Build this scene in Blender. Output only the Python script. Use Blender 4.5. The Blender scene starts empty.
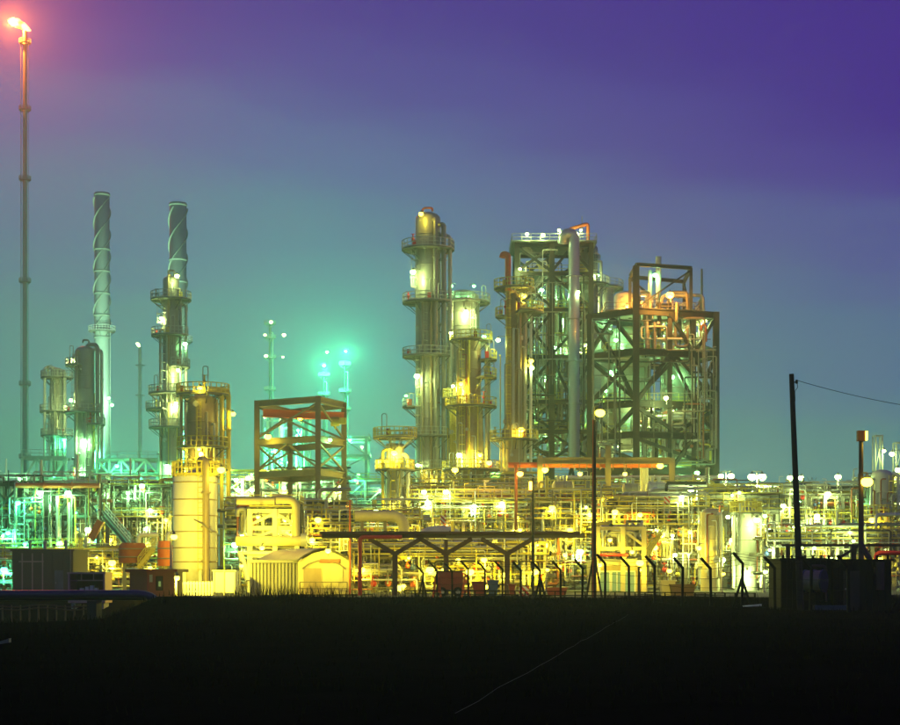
import bpy, math, random
from mathutils import Vector, Matrix, Quaternion
PI = math.pi
rnd = random.Random(11)
scene = bpy.context.scene
COL = scene.collection

# ------------------------------------------------------------------ camera
F = 1680.0            # focal length in photograph pixels (photograph 900 wide)
HY = 575.0            # horizon row
CAMZ = 1.7
cam_d = bpy.data.cameras.new('camera')
cam_d.sensor_width = 36.0
cam_d.lens = 36.0 * F / 900.0
cam_d.shift_y = (HY - 362.5) / 900.0
cam_d.clip_end = 9000.0
cam = bpy.data.objects.new('camera', cam_d)
cam.location = (0, 0, CAMZ)
cam.rotation_euler = (PI / 2, 0, 0)
COL.objects.link(cam)
scene.camera = cam

# ------------------------------------------------------------------ sky (dusk)
W = bpy.data.worlds.new('World'); scene.world = W; W.use_nodes = True
nt = W.node_tree; nt.nodes.clear()
def N(t, **k):
    n = nt.nodes.new(t)
    for a, b in k.items(): setattr(n, a, b)
    return n
sky = N('ShaderNodeTexSky', sky_type='NISHITA', sun_disc=False)
sky.sun_elevation = math.radians(-4); sky.sun_rotation = math.radians(200)
sky.air_density = 1.0; sky.dust_density = 2.0; sky.ozone_density = 4.0
tc = N('ShaderNodeTexCoord')
sep = N('ShaderNodeSeparateXYZ'); nt.links.new(tc.outputs['Generated'], sep.inputs[0])
noi = N('ShaderNodeTexNoise'); noi.inputs['Scale'].default_value = 2.2; noi.inputs['Detail'].default_value = 6; noi.inputs['Roughness'].default_value = .55
mp = N('ShaderNodeMapping'); mp.inputs['Scale'].default_value = (.9, .6, 5.0); mp.inputs['Rotation'].default_value = (0, .26, 0)
mp.inputs['Location'].default_value = (.3, .1, .15)
nt.links.new(tc.outputs['Generated'], mp.inputs[0]); nt.links.new(mp.outputs[0], noi.inputs['Vector'])
m1 = N('ShaderNodeMath', operation='MULTIPLY_ADD'); nt.links.new(noi.outputs['Fac'], m1.inputs[0]); m1.inputs[1].default_value = .18; 
nt.links.new(sep.outputs['Z'], m1.inputs[2])
m2 = N('ShaderNodeMath', operation='MULTIPLY_ADD'); nt.links.new(sep.outputs['X'], m2.inputs[0]); m2.inputs[1].default_value = .20; nt.links.new(m1.outputs[0], m2.inputs[2])
ramp = N('ShaderNodeValToRGB'); nt.links.new(m2.outputs[0], ramp.inputs[0])
er = ramp.color_ramp; er.interpolation = 'EASE'
stops = [(0.0, (.105, .33, .20)), (.10, (.105, .33, .22)), (.18, (.108, .29, .28)), (.24, (.108, .20, .33)), (.30, (.104, .115, .35)), (.35, (.082, .040, .32)), (.41, (.064, .012, .28)), (.60, (.045, .010, .22)), (1.0, (.03, .01, .14))]
while len(er.elements) < len(stops): er.elements.new(.5)
for e, (p, c) in zip(er.elements, stops): e.position = p; e.color = (*c, 1)
bg1 = N('ShaderNodeBackground'); bg1.inputs['Strength'].default_value = 1.0
nt.links.new(ramp.outputs[0], bg1.inputs['Color'])
bg2 = N('ShaderNodeBackground'); bg2.inputs['Strength'].default_value = .05
nt.links.new(sky.outputs[0], bg2.inputs['Color'])
ad = N('ShaderNodeAddShader'); nt.links.new(bg1.outputs[0], ad.inputs[0]); nt.links.new(bg2.outputs[0], ad.inputs[1])
wo = N('ShaderNodeOutputWorld'); nt.links.new(ad.outputs[0], wo.inputs['Surface'])

# ------------------------------------------------------------------ exposure, sampling
vs = scene.view_settings
scene.display_settings.display_device = 'sRGB'
vs.view_transform = 'Standard'; vs.look = 'None'; vs.exposure = 0.0; vs.gamma = 1.0; vs.use_curve_mapping = False
cy = scene.cycles
scene.render.engine = 'CYCLES'
cy.use_denoising = True; cy.denoiser = 'OPENIMAGEDENOISE'
cy.max_bounces = 2; cy.diffuse_bounces = 2; cy.glossy_bounces = 1; cy.transmission_bounces = 2; cy.volume_bounces = 0; cy.transparent_max_bounces = 4
cy.caustics_reflective = False; cy.caustics_refractive = False
cy.use_light_tree = True; cy.sample_clamp_indirect = 4.0
cy.use_adaptive_sampling = True; cy.adaptive_threshold = .02

# ------------------------------------------------------------------ materials
MATS = {}
def mat(name, col, rough=.55, metal=0.0, var=.25, dirt=None, dirtamt=.35, scale=1.2, bump=.0, streak=True, emit=None, estr=0, spec=.5):
    m = bpy.data.materials.new(name); m.use_nodes = True
    t = m.node_tree; b = t.nodes['Principled BSDF']
    b.inputs['Roughness'].default_value = rough; b.inputs['Metallic'].default_value = metal
    b.inputs['Specular IOR Level'].default_value = spec
    if emit:
        b.inputs['Base Color'].default_value = (*col, 1)
        b.inputs['Emission Color'].default_value = (*emit, 1); b.inputs['Emission Strength'].default_value = estr
        m.cycles.emission_sampling = 'NONE'
        MATS[name] = m; return m
    c = t.nodes.new('ShaderNodeTexCoord')
    mpp = t.nodes.new('ShaderNodeMapping'); mpp.inputs['Scale'].default_value = (1, 1, .22 if streak else 1)
    t.links.new(c.outputs['Object'], mpp.inputs[0])
    n1 = t.nodes.new('ShaderNodeTexNoise'); n1.inputs['Scale'].default_value = scale; n1.inputs['Detail'].default_value = 6; n1.inputs['Roughness'].default_value = .65
    t.links.new(mpp.outputs[0], n1.inputs['Vector'])
    mx = t.nodes.new('ShaderNodeMix'); mx.data_type = 'RGBA'
    mx.inputs[6].default_value = (*[min(1, v * (1 + var)) for v in col], 1)
    mx.inputs[7].default_value = (*[v * (1 - var) for v in col], 1)
    t.links.new(n1.outputs['Fac'], mx.inputs[0])
    out = mx.outputs[2]
    if dirt:
        n2 = t.nodes.new('ShaderNodeTexNoise'); n2.inputs['Scale'].default_value = scale * .55; n2.inputs['Detail'].default_value = 8; n2.inputs['Roughness'].default_value = .7
        t.links.new(mpp.outputs[0], n2.inputs['Vector'])
        r = t.nodes.new('ShaderNodeMapRange'); r.inputs[1].default_value = .5; r.inputs[2].default_value = .72; r.inputs[4].default_value = dirtamt
        t.links.new(n2.outputs['Fac'], r.inputs[0])
        m3 = t.nodes.new('ShaderNodeMix'); m3.data_type = 'RGBA'; m3.inputs[7].default_value = (*dirt, 1)
        t.links.new(r.outputs[0], m3.inputs[0]); t.links.new(out, m3.inputs[6]); out = m3.outputs[2]
    t.links.new(out, b.inputs['Base Color'])
    if bump:
        bp = t.nodes.new('ShaderNodeBump'); bp.inputs['Strength'].default_value = bump; bp.inputs['Distance'].default_value = .1
        t.links.new(n1.outputs['Fac'], bp.inputs['Height']); t.links.new(bp.outputs[0], b.inputs['Normal'])
    MATS[name] = m; return m
RUST = (.17, .065, .02)
mat('clad', (.30, .28, .24), .42, .25, .18, RUST, .3)
mat('clad_old', (.33, .29, .22), .5, .15, .25, RUST, .5)
mat('clad_tan', (.36, .27, .15), .5, .1, .2, RUST, .45)
mat('pale', (.50, .50, .45), .5, 0, .12, RUST, .25)
mat('silo', (.70, .68, .58), .5, 0, .10, (.34, .24, .12), .5, scale=.8)
mat('silver', (.55, .56, .56), .3, .55, .1, (.25, .2, .15), .2)
mat('duct', (.40, .42, .45), .35, .45, .12, RUST, .2)
mat('pipe', (.48, .47, .42), .45, .15, .2, RUST, .3)
mat('pipe_w', (.66, .65, .58), .45, 0, .15, RUST, .25)
mat('pipe_d', (.20, .18, .14), .5, .1, .3, RUST, .5)
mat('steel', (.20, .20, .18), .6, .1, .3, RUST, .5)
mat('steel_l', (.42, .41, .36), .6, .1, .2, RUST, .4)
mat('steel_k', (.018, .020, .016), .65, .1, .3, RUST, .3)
mat('steel_b', (.10, .055, .03), .65, 0, .3, (.05, .025, .012), .5)
mat('steel_tan', (.17, .14, .095), .65, 0, .2, RUST, .4)
mat('grate', (.16, .16, .14), .7, .2, .3, RUST, .4)
mat('yellow', (.62, .50, .06), .5, 0, .15, RUST, .3)
mat('orange', (.62, .13, .02), .5, 0, .15, (.3, .06, .02), .4)
mat('red', (.60, .03, .02), .5, 0, .15, (.2, .03, .02), .4)
mat('concrete', (.34, .33, .30), .85, 0, .2, (.16, .15, .13), .4, bump=.2, streak=False)
mat('chimney', (.36, .42, .36), .75, 0, .1, (.3, .3, .28), .3)
mat('fin', (.20, .23, .20), .8, 0, .1, (.15, .15, .14), .3)
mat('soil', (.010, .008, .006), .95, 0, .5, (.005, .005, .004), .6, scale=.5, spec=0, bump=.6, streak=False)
mat('yard', (.07, .065, .055), .9, 0, .3, (.07, .065, .06), .6, scale=.12, bump=.2, streak=False)
mat('grass', (.014, .014, .006), .9, 0, .5, (.022, .016, .008), .5, scale=.8, spec=0)
mat('black', (.006, .006, .006), .7, 0, .3, spec=.15)
mat('wood', (.035, .024, .016), .9, 0, .35, (.015, .012, .01), .5)
mat('bluepipe', (.045, .05, .10), .3, .2, .3, (.03, .02, .02), .5)
mat('cabin_red', (.20, .03, .018), .6, 0, .15, (.07, .015, .01), .4)
mat('cabin_olive', (.17, .13, .06), .7, 0, .12, (.09, .07, .04), .35)
mat('pink', (.5, .30, .24), .6, 0, .12, (.25, .15, .1), .3)
mat('glass', (.03, .035, .04), .08, 0, .1)
mat('sheet', (.34, .33, .26), .5, .2, .12, RUST, .25)
mat('cream', (.56, .48, .26), .6, 0, .1, (.35, .28, .15), .3)
mat('rustred', (.30, .085, .03), .7, 0, .25, (.16, .05, .02), .5)
mat('blue', (.03, .06, .22), .5, 0, .15)
mat('white', (.7, .7, .66), .5, 0, .1, (.4, .35, .25), .2)
LENS = {}
LC = {'g': (.30, 1.0, .34), 'c': (.07, 1.0, .42), 'y': (1.0, .84, .05), 'w': (.72, 1.0, .30), 'o': (1.0, .42, .05), 'r': (1.0, .19, .02), 'p': (.50, 1.0, .62)}
for k, c in LC.items():
    LENS[k] = mat('lens_' + {'g': 'green', 'c': 'cyan', 'y': 'yellow', 'w': 'white', 'o': 'orange', 'r': 'red', 'p': 'pale'}[k], c, emit=c, estr=12)

# ------------------------------------------------------------------ geometry helpers
def P(x, y, D): return Vector(((x - 450) / F * D, D, CAMZ + (HY - y) / F * D))
def X(x, D): return (x - 450) / F * D
def Z(y, D): return CAMZ + (HY - y) / F * D
def S(px, D): return px / F * D

class MB:
    def __init__(s): s.v = []; s.f = []; s.sm = []
    def quadbox(s, pts):
        b = len(s.v); s.v += [tuple(p) for p in pts]
        for q in ((0, 3, 2, 1), (4, 5, 6, 7), (0, 1, 5, 4), (1, 2, 6, 5), (2, 3, 7, 6), (3, 0, 4, 7)):
            s.f.append(tuple(b + i for i in q)); s.sm.append(False)
        return s
    def box(s, c, d, rz=0):
        c = Vector(c); hx, hy, hz = d[0] / 2, d[1] / 2, d[2] / 2
        ca, sa = math.cos(rz), math.sin(rz)
        pts = []
        for z in (-hz, hz):
            for (x, y) in ((-hx, -hy), (hx, -hy), (hx, hy), (-hx, hy)):
                pts.append((c.x + x * ca - y * sa, c.y + x * sa + y * ca, c.z + z))
        return s.quadbox(pts)
    def b2(s, x0, x1, y0, y1, z0, z1): return s.box(((x0 + x1) / 2, (y0 + y1) / 2, (z0 + z1) / 2), (abs(x1 - x0), abs(y1 - y0), abs(z1 - z0)))
    def bar(s, p0, p1, w, h=None):
        p0 = Vector(p0); p1 = Vector(p1); h = h or w
        d = (p1 - p0).normalized()
        up = Vector((0, 0, 1)) if abs(d.z) < .95 else Vector((0, 1, 0))
        sx = d.cross(up).normalized() * w / 2; sy = sx.cross(d).normalized() * h / 2
        return s.quadbox([p0 - sx - sy, p0 + sx - sy, p0 + sx + sy, p0 - sx + sy, p1 - sx - sy, p1 + sx - sy, p1 + sx + sy, p1 - sx + sy])
    def ibar(s, p0, p1, w, h):           # rolled H section
        p0 = Vector(p0); p1 = Vector(p1); d = (p1 - p0).normalized()
        up = Vector((0, 0, 1)) if abs(d.z) < .95 else Vector((0, 1, 0))
        sx = d.cross(up).normalized(); sy = sx.cross(d).normalized(); t = .14 * h
        for o in (-1, 1):
            q = sy * (o * (h / 2 - t / 2)); s.bar2(p0 + q, p1 + q, sx * w / 2, sy * t / 2)
        s.bar2(p0, p1, sx * (.07 * w), sy * (h / 2 - t))
        return s
    def bar2(s, p0, p1, sx, sy): return s.quadbox([p0 - sx - sy, p0 + sx - sy, p0 + sx + sy, p0 - sx + sy, p1 - sx - sy, p1 + sx - sy, p1 + sx + sy, p1 - sx + sy])
    def loft(s, rings, caps=True, smooth=True, closed=True):
        n = len(rings[0]); b = len(s.v)
        for r in rings: s.v += [tuple(p) for p in r]
        for i in range(len(rings) - 1):
            for j in range(n if closed else n - 1):
                k = (j + 1) % n
                s.f.append((b + i * n + j, b + i * n + k, b + (i + 1) * n + k, b + (i + 1) * n + j)); s.sm.append(smooth)
        if caps:
            for r, rev in ((rings[0], True), (rings[-1], False)):
                c = len(s.v); s.v += [tuple(p) for p in r]
                q = tuple(range(c, c + n)); s.f.append(q[::-1] if rev else q); s.sm.append(False)
        return s
    def lathe(s, c, prof, n=24, a0=0, a1=2 * PI):   # prof: list of (r, z) bottom to top
        rings = []
        full = abs(a1 - a0 - 2 * PI) < 1e-6
        m = n if full else n + 1
        for r, z in prof:
            rings.append([(c[0] + r * math.cos(a0 + (a1 - a0) * j / n), c[1] + r * math.sin(a0 + (a1 - a0) * j / n), c[2] + z) for j in range(m)])
        return s.loft(rings, caps=full, closed=full)
    def cyl(s, p0, p1, r0, r1=None, n=10):
        p0 = Vector(p0); p1 = Vector(p1); r1 = r0 if r1 is None else r1
        d = (p1 - p0).normalized(); up = Vector((0, 0, 1)) if abs(d.z) < .95 else Vector((1, 0, 0))
        a = d.cross(up).normalized(); b = a.cross(d)
        R = lambda p, r: [p + a * (r * math.cos(2 * PI * j / n)) - b * (r * math.sin(2 * PI * j / n)) for j in range(n)]
        return s.loft([R(p0, r0), R(p1, r1)])
    def pipe(s, pts, r, n=8, bend=None, flange=0, seg=4):
        pts = [Vector(p) for p in pts]; bend = bend or r * 2.6
        q = [pts[0]]
        for i in range(1, len(pts) - 1):
            a, b, c = pts[i - 1], pts[i], pts[i + 1]
            d0 = (a - b); d1 = (c - b); l = min(bend, d0.length * .45, d1.length * .45)
            d0.normalize(); d1.normalize()
            e0 = b + d0 * l; e1 = b + d1 * l
            for k in range(seg + 1):
                t = k / seg; q.append(e0 * (1 - t) ** 2 + b * (2 * t * (1 - t)) + e1 * t * t)
        q.append(pts[-1])
        d = (q[1] - q[0]).normalized(); up = Vector((0, 0, 1)) if abs(d.z) < .9 else Vector((1, 0, 0))
        a = d.cross(up).normalized(); rings = []
        for i, p in enumerate(q):
            t = (q[min(i + 1, len(q) - 1)] - q[max(i - 1, 0)]).normalized()
            a = (a - t * a.dot(t)).normalized(); b = t.cross(a)
            rings.append([p + a * (r * math.cos(2 * PI * j / n)) + b * (r * math.sin(2 * PI * j / n)) for j in range(n)])
        s.loft(rings)
        if flange:
            for i in range(len(pts) - 1):
                a, b = pts[i], pts[i + 1]; L = (b - a).length; u = (b - a).normalized()
                k = int(L / flange)
                for j in range(1, k + 1):
                    c = a + u * (L * j / (k + 1)); s.cyl(c - u * .06, c + u * .06, r * 1.45, n=n)
        return s
    def sphere(s, c, rx, ry=None, rz=None, n=12, m=7):
        ry = ry or rx; rz = rz or rx
        rings = []
        for i in range(m + 1):
            t = -PI / 2 + PI * (i if 0 < i < m else (i + (.02 if i == 0 else -.02))) / m
            rings.append([(c[0] + rx * math.cos(t) * math.cos(2 * PI * j / n), c[1] + ry * math.cos(t) * math.sin(2 * PI * j / n), c[2] + rz * math.sin(t)) for j in range(n)])
        return s.loft(rings)
    def rail(s, pts, h=1.1, step=1.5, w=.075, closed=False):      # handrail along a polyline
        pts = [Vector(p) for p in pts]
        if closed: pts.append(pts[0])
        up = Vector((0, 0, 1))
        for i in range(len(pts) - 1):
            a, b = pts[i], pts[i + 1]; L = (b - a).length
            if L < .02: continue
            for k in (h, h * .52): s.bar(a + up * k, b + up * k, w)
            s.bar(a + up * .07, b + up * .07, w * .5, .1)
            for j in range(max(1, int(round(L / step))) + (1 if i == len(pts) - 2 and not closed else 0)):
                p = a + (b - a) * min(1, j / max(1, int(round(L / step)))); s.bar(p, p + up * h, w)
        return s
    def ladder(s, p0, p1, out=(0, -1, 0), w=.5, cage=True):
        p0 = Vector(p0); p1 = Vector(p1); out = Vector(out); sd = (p1 - p0).normalized().cross(out).normalized() * w / 2
        L = (p1 - p0).length
        for o in (-1, 1): s.bar(p0 + sd * o, p1 + sd * o, .07)
        for j in range(int(L / .45)):
            c = p0 + (p1 - p0) * ((j + .5) * .45 / L); s.bar(c - sd, c + sd, .045)
        if cage:
            for j in range(1, int(L / 1.3)):
                c = p0 + (p1 - p0) * ((j + .6) * 1.3 / L)
                a = [c + sd * (1.25 * math.cos(t)) + out * (.75 * math.sin(t)) for t in (0, PI / 4, PI / 2, 3 * PI / 4, PI)]
                for u, v in zip(a, a[1:]): s.bar(u, v, .05, .09)
            for t in (PI / 4, PI / 2, 3 * PI / 4):
                o = sd * (1.25 * math.cos(t)) + out * (.75 * math.sin(t)); s.bar(p0 + (p1 - p0).normalized() * 2.2 + o, p1 + o, .04)
        return s
    def build(s, name, m, parent=None, base=None):
        me = bpy.data.meshes.new(name)
        base = Vector(base) if base is not None else (parent_base(parent) if parent else Vector((0, 0, 0)))
        me.from_pydata([(x - base.x, y - base.y, z - base.z) for x, y, z in s.v], [], s.f)
        me.polygons.foreach_set('use_smooth', s.sm)
        me.materials.append(MATS[m] if isinstance(m, str) else m); me.update()
        o = bpy.data.objects.new(name, me); COL.objects.link(o)
        if parent: o.parent = parent
        else: o.location = base
        return o
def parent_base(o):
    b = Vector((0, 0, 0))
    while o is not None: b += o.location; o = o.parent
    return b
def tag(o, label, cat, group=None, kind=None):
    if label: o['label'] = label
    if cat: o['category'] = cat
    if group: o['group'] = group
    if kind: o['kind'] = kind
    return o
def thing(name, label, cat, loc, group=None):
    o = bpy.data.objects.new(name, None); o.empty_display_size = .5; COL.objects.link(o); o.location = loc
    return tag(o, label, cat, group)
def struct(name, mb, m, base=None):
    o = mb.build(name, m, None, base); o['kind'] = 'structure'; return o

LS = .25
LIGHTN = 0
def light(col, power, pos, parent, r=.25, aim=None, cone=110):
    global LIGHTN
    d = bpy.data.lights.new('lamp_light', 'SPOT' if aim else 'POINT')
    if aim: d.spot_size = math.radians(cone); d.spot_blend = .45
    d.energy = power; d.color = LC[col]; d.shadow_soft_size = r
    o = bpy.data.objects.new('lamp_light', d); COL.objects.link(o); o.location = Vector(pos) - parent_base(parent); o.parent = parent
    if aim: o.rotation_euler = Vector(aim).to_track_quat('-Z', 'Y').to_euler()
    LIGHTN += 1
    return o
def lamp(th, p, col, power, r=.28, arm=None, wide=.5, aim=None):
    """floodlight: small cap, glowing globe lens and its light; arm = point on the thing it hangs from"""
    p = Vector(p); b = MB(); g = wide * rnd.uniform(.48, .82)
    b.lathe(p, [(g * .62, g * .62), (g * .5, g * .85), (.12, g * .95), (.08, g * .95 + .15)], 10)
    if arm is not None: b.pipe([Vector(arm), Vector((arm[0], arm[1], p.z + g * .95 + .2)), p + Vector((0, 0, g * .95 + .2)), p + Vector((0, 0, g * .95 + .1))], .05, 6, .3)
    h = b.build('lamp', 'steel', th)
    l = MB(); l.sphere(p, g, g, g * .8, n=12, m=7); l.build('lens', LENS[col], h)
    light(col, power * (LS if r < .5 else 1), p + (Vector(aim).normalized() * (g + r + .05) if aim else Vector((0, -g * .55, -g * .8 - r * .7))), h, r, aim)
    return h
# ------------------------------------------------------------------ process columns
def plat_ring(b, c, r, w, a0, a1, z, n=None):
    n = n or max(4, int((a1 - a0) / .3))
    prof = [(r + .05, z - .12), (r + w, z - .12), (r + w, z + .05), (r + .05, z + .05), (r + .05, z - .12)]
    full = abs(a1 - a0 - 2 * PI) < 1e-3
    rings = [[(c[0] + q * math.cos(a), c[1] + q * math.sin(a), h) for q, h in prof[:4]] for a in [a0 + (a1 - a0) * j / n for j in range(n + 1)]]
    b.loft(rings, caps=not full, smooth=False)
    for j in range(n + 1):                                  # brackets under the deck
        a = a0 + (a1 - a0) * j / n; u = Vector((math.cos(a), math.sin(a), 0)); o = Vector((c[0], c[1], z - .14))
        if j % 2 == 0: b.bar(o + u * (r + w * .95), o + u * r + Vector((0, 0, -w * .75)), .09); b.bar(o + u * r, o + u * (r + w), .1)
def rail_ring(b, c, r, w, a0, a1, z):
    n = max(4, int((a1 - a0) / .22)); full = abs(a1 - a0 - 2 * PI) < 1e-3
    pts = [(c[0] + (r + w - .05) * math.cos(a0 + (a1 - a0) * j / n), c[1] + (r + w - .05) * math.sin(a0 + (a1 - a0) * j / n), z + .05) for j in range(n + (0 if full else 1))]
    b.rail(pts, 1.15, 1.2, .1, closed=full)

def column(name, label, x, D, w, ytop, ybot, m='clad', platforms=(), pipes=(), ladders=(), lamps=(), head='dome', davit=None, cat='tower', rings=2.2, railm='yellow', sections=None, group=None, nozzles=6, seed=0):
    """vertical process column. x centre, w width in photo px at distance D; platforms (y, a0deg, a1deg, width m); pipes (angle deg, ytop, ybot, radius m, gap)"""
    rr = random.Random(seed + int(x * 7))
    r = S(w, D) / 2; cx = X(x, D); zt = Z(ytop, D); zb = max(0, Z(ybot, D)) if ybot else 0
    c = Vector((cx, D, 0)); th = thing(name, label, cat, (cx, D, zb), group)
    prof = []
    if sections:
        for (yy, ww) in sections: prof.append((S(ww, D) / 2, Z(yy, D)))
        rt = prof[-1][0]
    else:
        prof = [(r * 1.0, zb), (r, zt)]; rt = r
    b = MB(); pr = list(prof)
    if head == 'dome': pr += [(rt * .96, zt + rt * .22), (rt * .78, zt + rt * .42), (rt * .45, zt + rt * .56), (rt * .1, zt + rt * .6)]
    elif head == 'cone': pr += [(rt * .4, zt + rt * .5), (rt * .3, zt + rt * .9)]
    b.lathe(c, pr, 28); sh = b.build('shell', m, th)
    def rad(z):
        for (r0, z0), (r1, z1) in zip(prof, prof[1:]):
            if z0 <= z <= z1: return r0 + (r1 - r0) * (z - z0) / max(1e-6, z1 - z0)
        return rt
    if rings:
        b = MB(); k = int((zt - zb) / rings)
        for j in range(1, k + 1):
            z = zb + (zt - zb) * j / (k + 1); q = rad(z); b.lathe(c, [(q - .01, z - .07), (q + .035, z - .06), (q + .035, z + .06), (q - .01, z + .07)], 28)
        b.build('insulation_bands', m, sh)['kind'] = 'stuff'
    for (yy, a0, a1, ww) in platforms:
        z = Z(yy, D); q = rad(z); b = MB(); plat_ring(b, c, q, ww, math.radians(a0), math.radians(a1), z); pf = b.build('platform', 'grate', th)
        b = MB(); rail_ring(b, c, q, ww, math.radians(a0), math.radians(a1), z); b.build('railing', railm, pf)
    for (ang, y0, y1, pr_, gap, pm) in pipes:
        a = math.radians(ang); z0, z1 = Z(y0, D), max(.3, Z(y1, D)); q = rad(max(min(z0, zt), zb)) + gap + pr_; u = Vector((math.cos(a), math.sin(a), 0))
        b = MB(); top = c + u * (rt * .4)
        pts = [c + u * q + Vector((0, 0, z1)), c + u * q + Vector((0, 0, z0)), c + u * (rad(min(z0, zt)) - .1) + Vector((0, 0, z0))] if z0 < zt + .3 else \
              [c + u * q + Vector((0, 0, z1)), c + u * q + Vector((0, 0, z0)), c + u * (rt * .25) + Vector((0, 0, z0)), c + u * (rt * .25) + Vector((0, 0, zt))]
        b.pipe(pts, pr_, 8, flange=5.5)
        for j in range(1, int((z0 - z1) / 6)):
            z = z1 + j * 6; b.bar(c + u * (rad(z) - .05) + Vector((0, 0, z)), c + u * q + Vector((0, 0, z)), .12)
        b.build('pipe', pm, th)
    for (ang, y0, y1) in ladders:
        a = math.radians(ang); u = Vector((math.cos(a), math.sin(a), 0)); z0, z1 = Z(y0, D), max(.2, Z(y1, D))
        q = max(rad(z0), rad(z1)); b = MB(); b.ladder(c + u * (q + .2) + Vector((0, 0, z1)), c + u * (q + .2) + Vector((0, 0, z0)), u); b.build('ladder', railm, th)
    b = MB()
    for j in range(nozzles):
        a = -PI / 2 + rr.uniform(-1.3, 1.3); z = rr.uniform(zb + .15 * (zt - zb), zt); q = rad(z); u = Vector((math.cos(a), math.sin(a), 0)); o = c + Vector((0, 0, z)); k = rr.uniform(.12, .3)
        b.cyl(o + u * (q - .1), o + u * (q + .45), k, n=8); b.cyl(o + u * (q + .42), o + u * (q + .56), k * 1.5, n=8)
    if nozzles: b.build('nozzles', 'pipe', th)['kind'] = 'stuff'
    if nozzles and not ybot < 595:
        for j in range(7):       # thin instrument lines and conduits clipped to the front
            a = -PI / 2 + rr.uniform(-1.35, 1.35); za = rr.uniform(zb + .1 * (zt - zb), zb + .6 * (zt - zb)); ze = rr.uniform(za + 5, zt); u = Vector((math.cos(a), math.sin(a), 0)); q = max(rad(za), rad(ze)) + rr.uniform(.12, .3); k = rr.uniform(.05, .11)
            b = MB(); e = Vector((-u.y, u.x, 0)) * rr.choice((-.6, .6)); b.pipe([c + u * (q - .3) + Vector((0, 0, za)), c + u * q + Vector((0, 0, za)), c + u * q + Vector((0, 0, ze)), c + u * q + e + Vector((0, 0, ze))], k, 6, .3); b.build('conduit', rr.choice(('pipe', 'pipe_w', 'steel', 'clad_old', 'rustred', 'yellow')), th)
        for (yy, a0, a1, ww) in platforms:     # hoop posts, valves and boxes standing on the platforms
            z = Z(yy, D) + .1; q = rad(z)
            for j in range(3):
                a = math.radians(rr.uniform(max(a0, 175), min(a1, 365)) if min(a1, 365) > max(a0, 175) else rr.uniform(a0, a1)); o = c + Vector((math.cos(a), math.sin(a), 0)) * (q + ww * .55) + Vector((0, 0, z)); b = MB(); h = rr.uniform(1.2, 3.4)
                if j == 0: b.pipe([o, o + Vector((0, 0, h)), o + Vector((.6, 0, h)), o + Vector((.6, 0, 0))], .07, 6, .3); b.build('hoop', 'steel_l', th)
                elif j == 1: b.box(o + Vector((0, 0, .45)), (.5, .4, .9)); b.build('junction_box', rr.choice(('rustred', 'steel_l', 'yellow', 'red')), th)
                else: b.cyl(o, o + Vector((0, 0, h * .6)), .1, n=7); b.sphere(o + Vector((0, 0, h * .35)), .26, n=8, m=5); b.cyl(o + Vector((-.3, 0, h * .6)), o + Vector((.3, 0, h * .6)), .05, n=6); b.build('valve', rr.choice(('pipe', 'red', 'yellow')), th)
    if davit:
        (dx, dy, dm) = davit; z = zt + rt * .3; b = MB(); h = S(dy, D); px = c + Vector((rt * .45 * (-1 if dx > 0 else 1), -.2, z))
        b.pipe([px, px + Vector((0, 0, h)), px + Vector((S(dx, D), 0, h)), px + Vector((S(dx, D), 0, h - .5))], .16, 8, .6); b.build('davit', dm, th)
    for (lx, ly, lc, lp) in lamps:
        dd = D - r - 1.1 if abs(lx - x) < w * .62 else D - .5
        q = P(lx, ly, dd); a = c + Vector((0, 0, q.z + .2)); u = Vector((q.x - cx, q.y - D, 0)).normalized()
        lamp(th, q, lc, lp * 1.35, arm=a + u * (rad(q.z) - .05))
    return th

# ------------------------------------------------------------------ ground
def ground_z(x, y):
    z = 0.0
    # ditch on the left below the pipeline
    if x < -14:
        k = min(1, max(0, (-14 - x) / 4)); d = max(0, min(1, (y - 60) / 8)) * max(0, min(1, (118 - y) / 12)); z -= 1.25 * k * d
    if y < 150:
        z += .10 * math.sin(x * .31 + y * .17) * math.sin(y * .23 - x * .11) + .05 * math.sin(x * 1.3 + 1.7 * y)
        z += .22 * math.exp(-((y - 98) / 7) ** 2) * (1 if x > -14 else 0) * max(0, min(1, (x + 14) / 6))
    z += .75 * math.exp(-((x + 12.6) / 2.2) ** 2 - ((y - 78) / 7) ** 2) + .3 * math.exp(-((x + 9) / 4) ** 2 - ((y - 90) / 9) ** 2)
    return z
b = MB()
ys = [-30, 0, 4, 8] + [10 + i * 1.5 for i in range(80)] + [132, 140, 150, 200, 400, 900, 1600, 3000, 6000]
xs = [-4000, -1500, -600, -250, -120, -80] + [-60 + i * 1.5 for i in range(81)] + [80, 120, 250, 600, 1500, 4000]
for y in ys:
    for x in xs: b.v.append((x, y, ground_z(x, y) if -61 < x < 61 and 0 < y < 150 else 0))
nx = len(xs)
for i in range(len(ys) - 1):
    for j in range(nx - 1): b.f.append((i * nx + j, i * nx + j + 1, (i + 1) * nx + j + 1, (i + 1) * nx + j)); b.sm.append(True)
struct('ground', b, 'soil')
b = MB(); b.b2(-300, 300, 127, 700, .004, .03); struct('plant_yard', b, 'yard')
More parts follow.
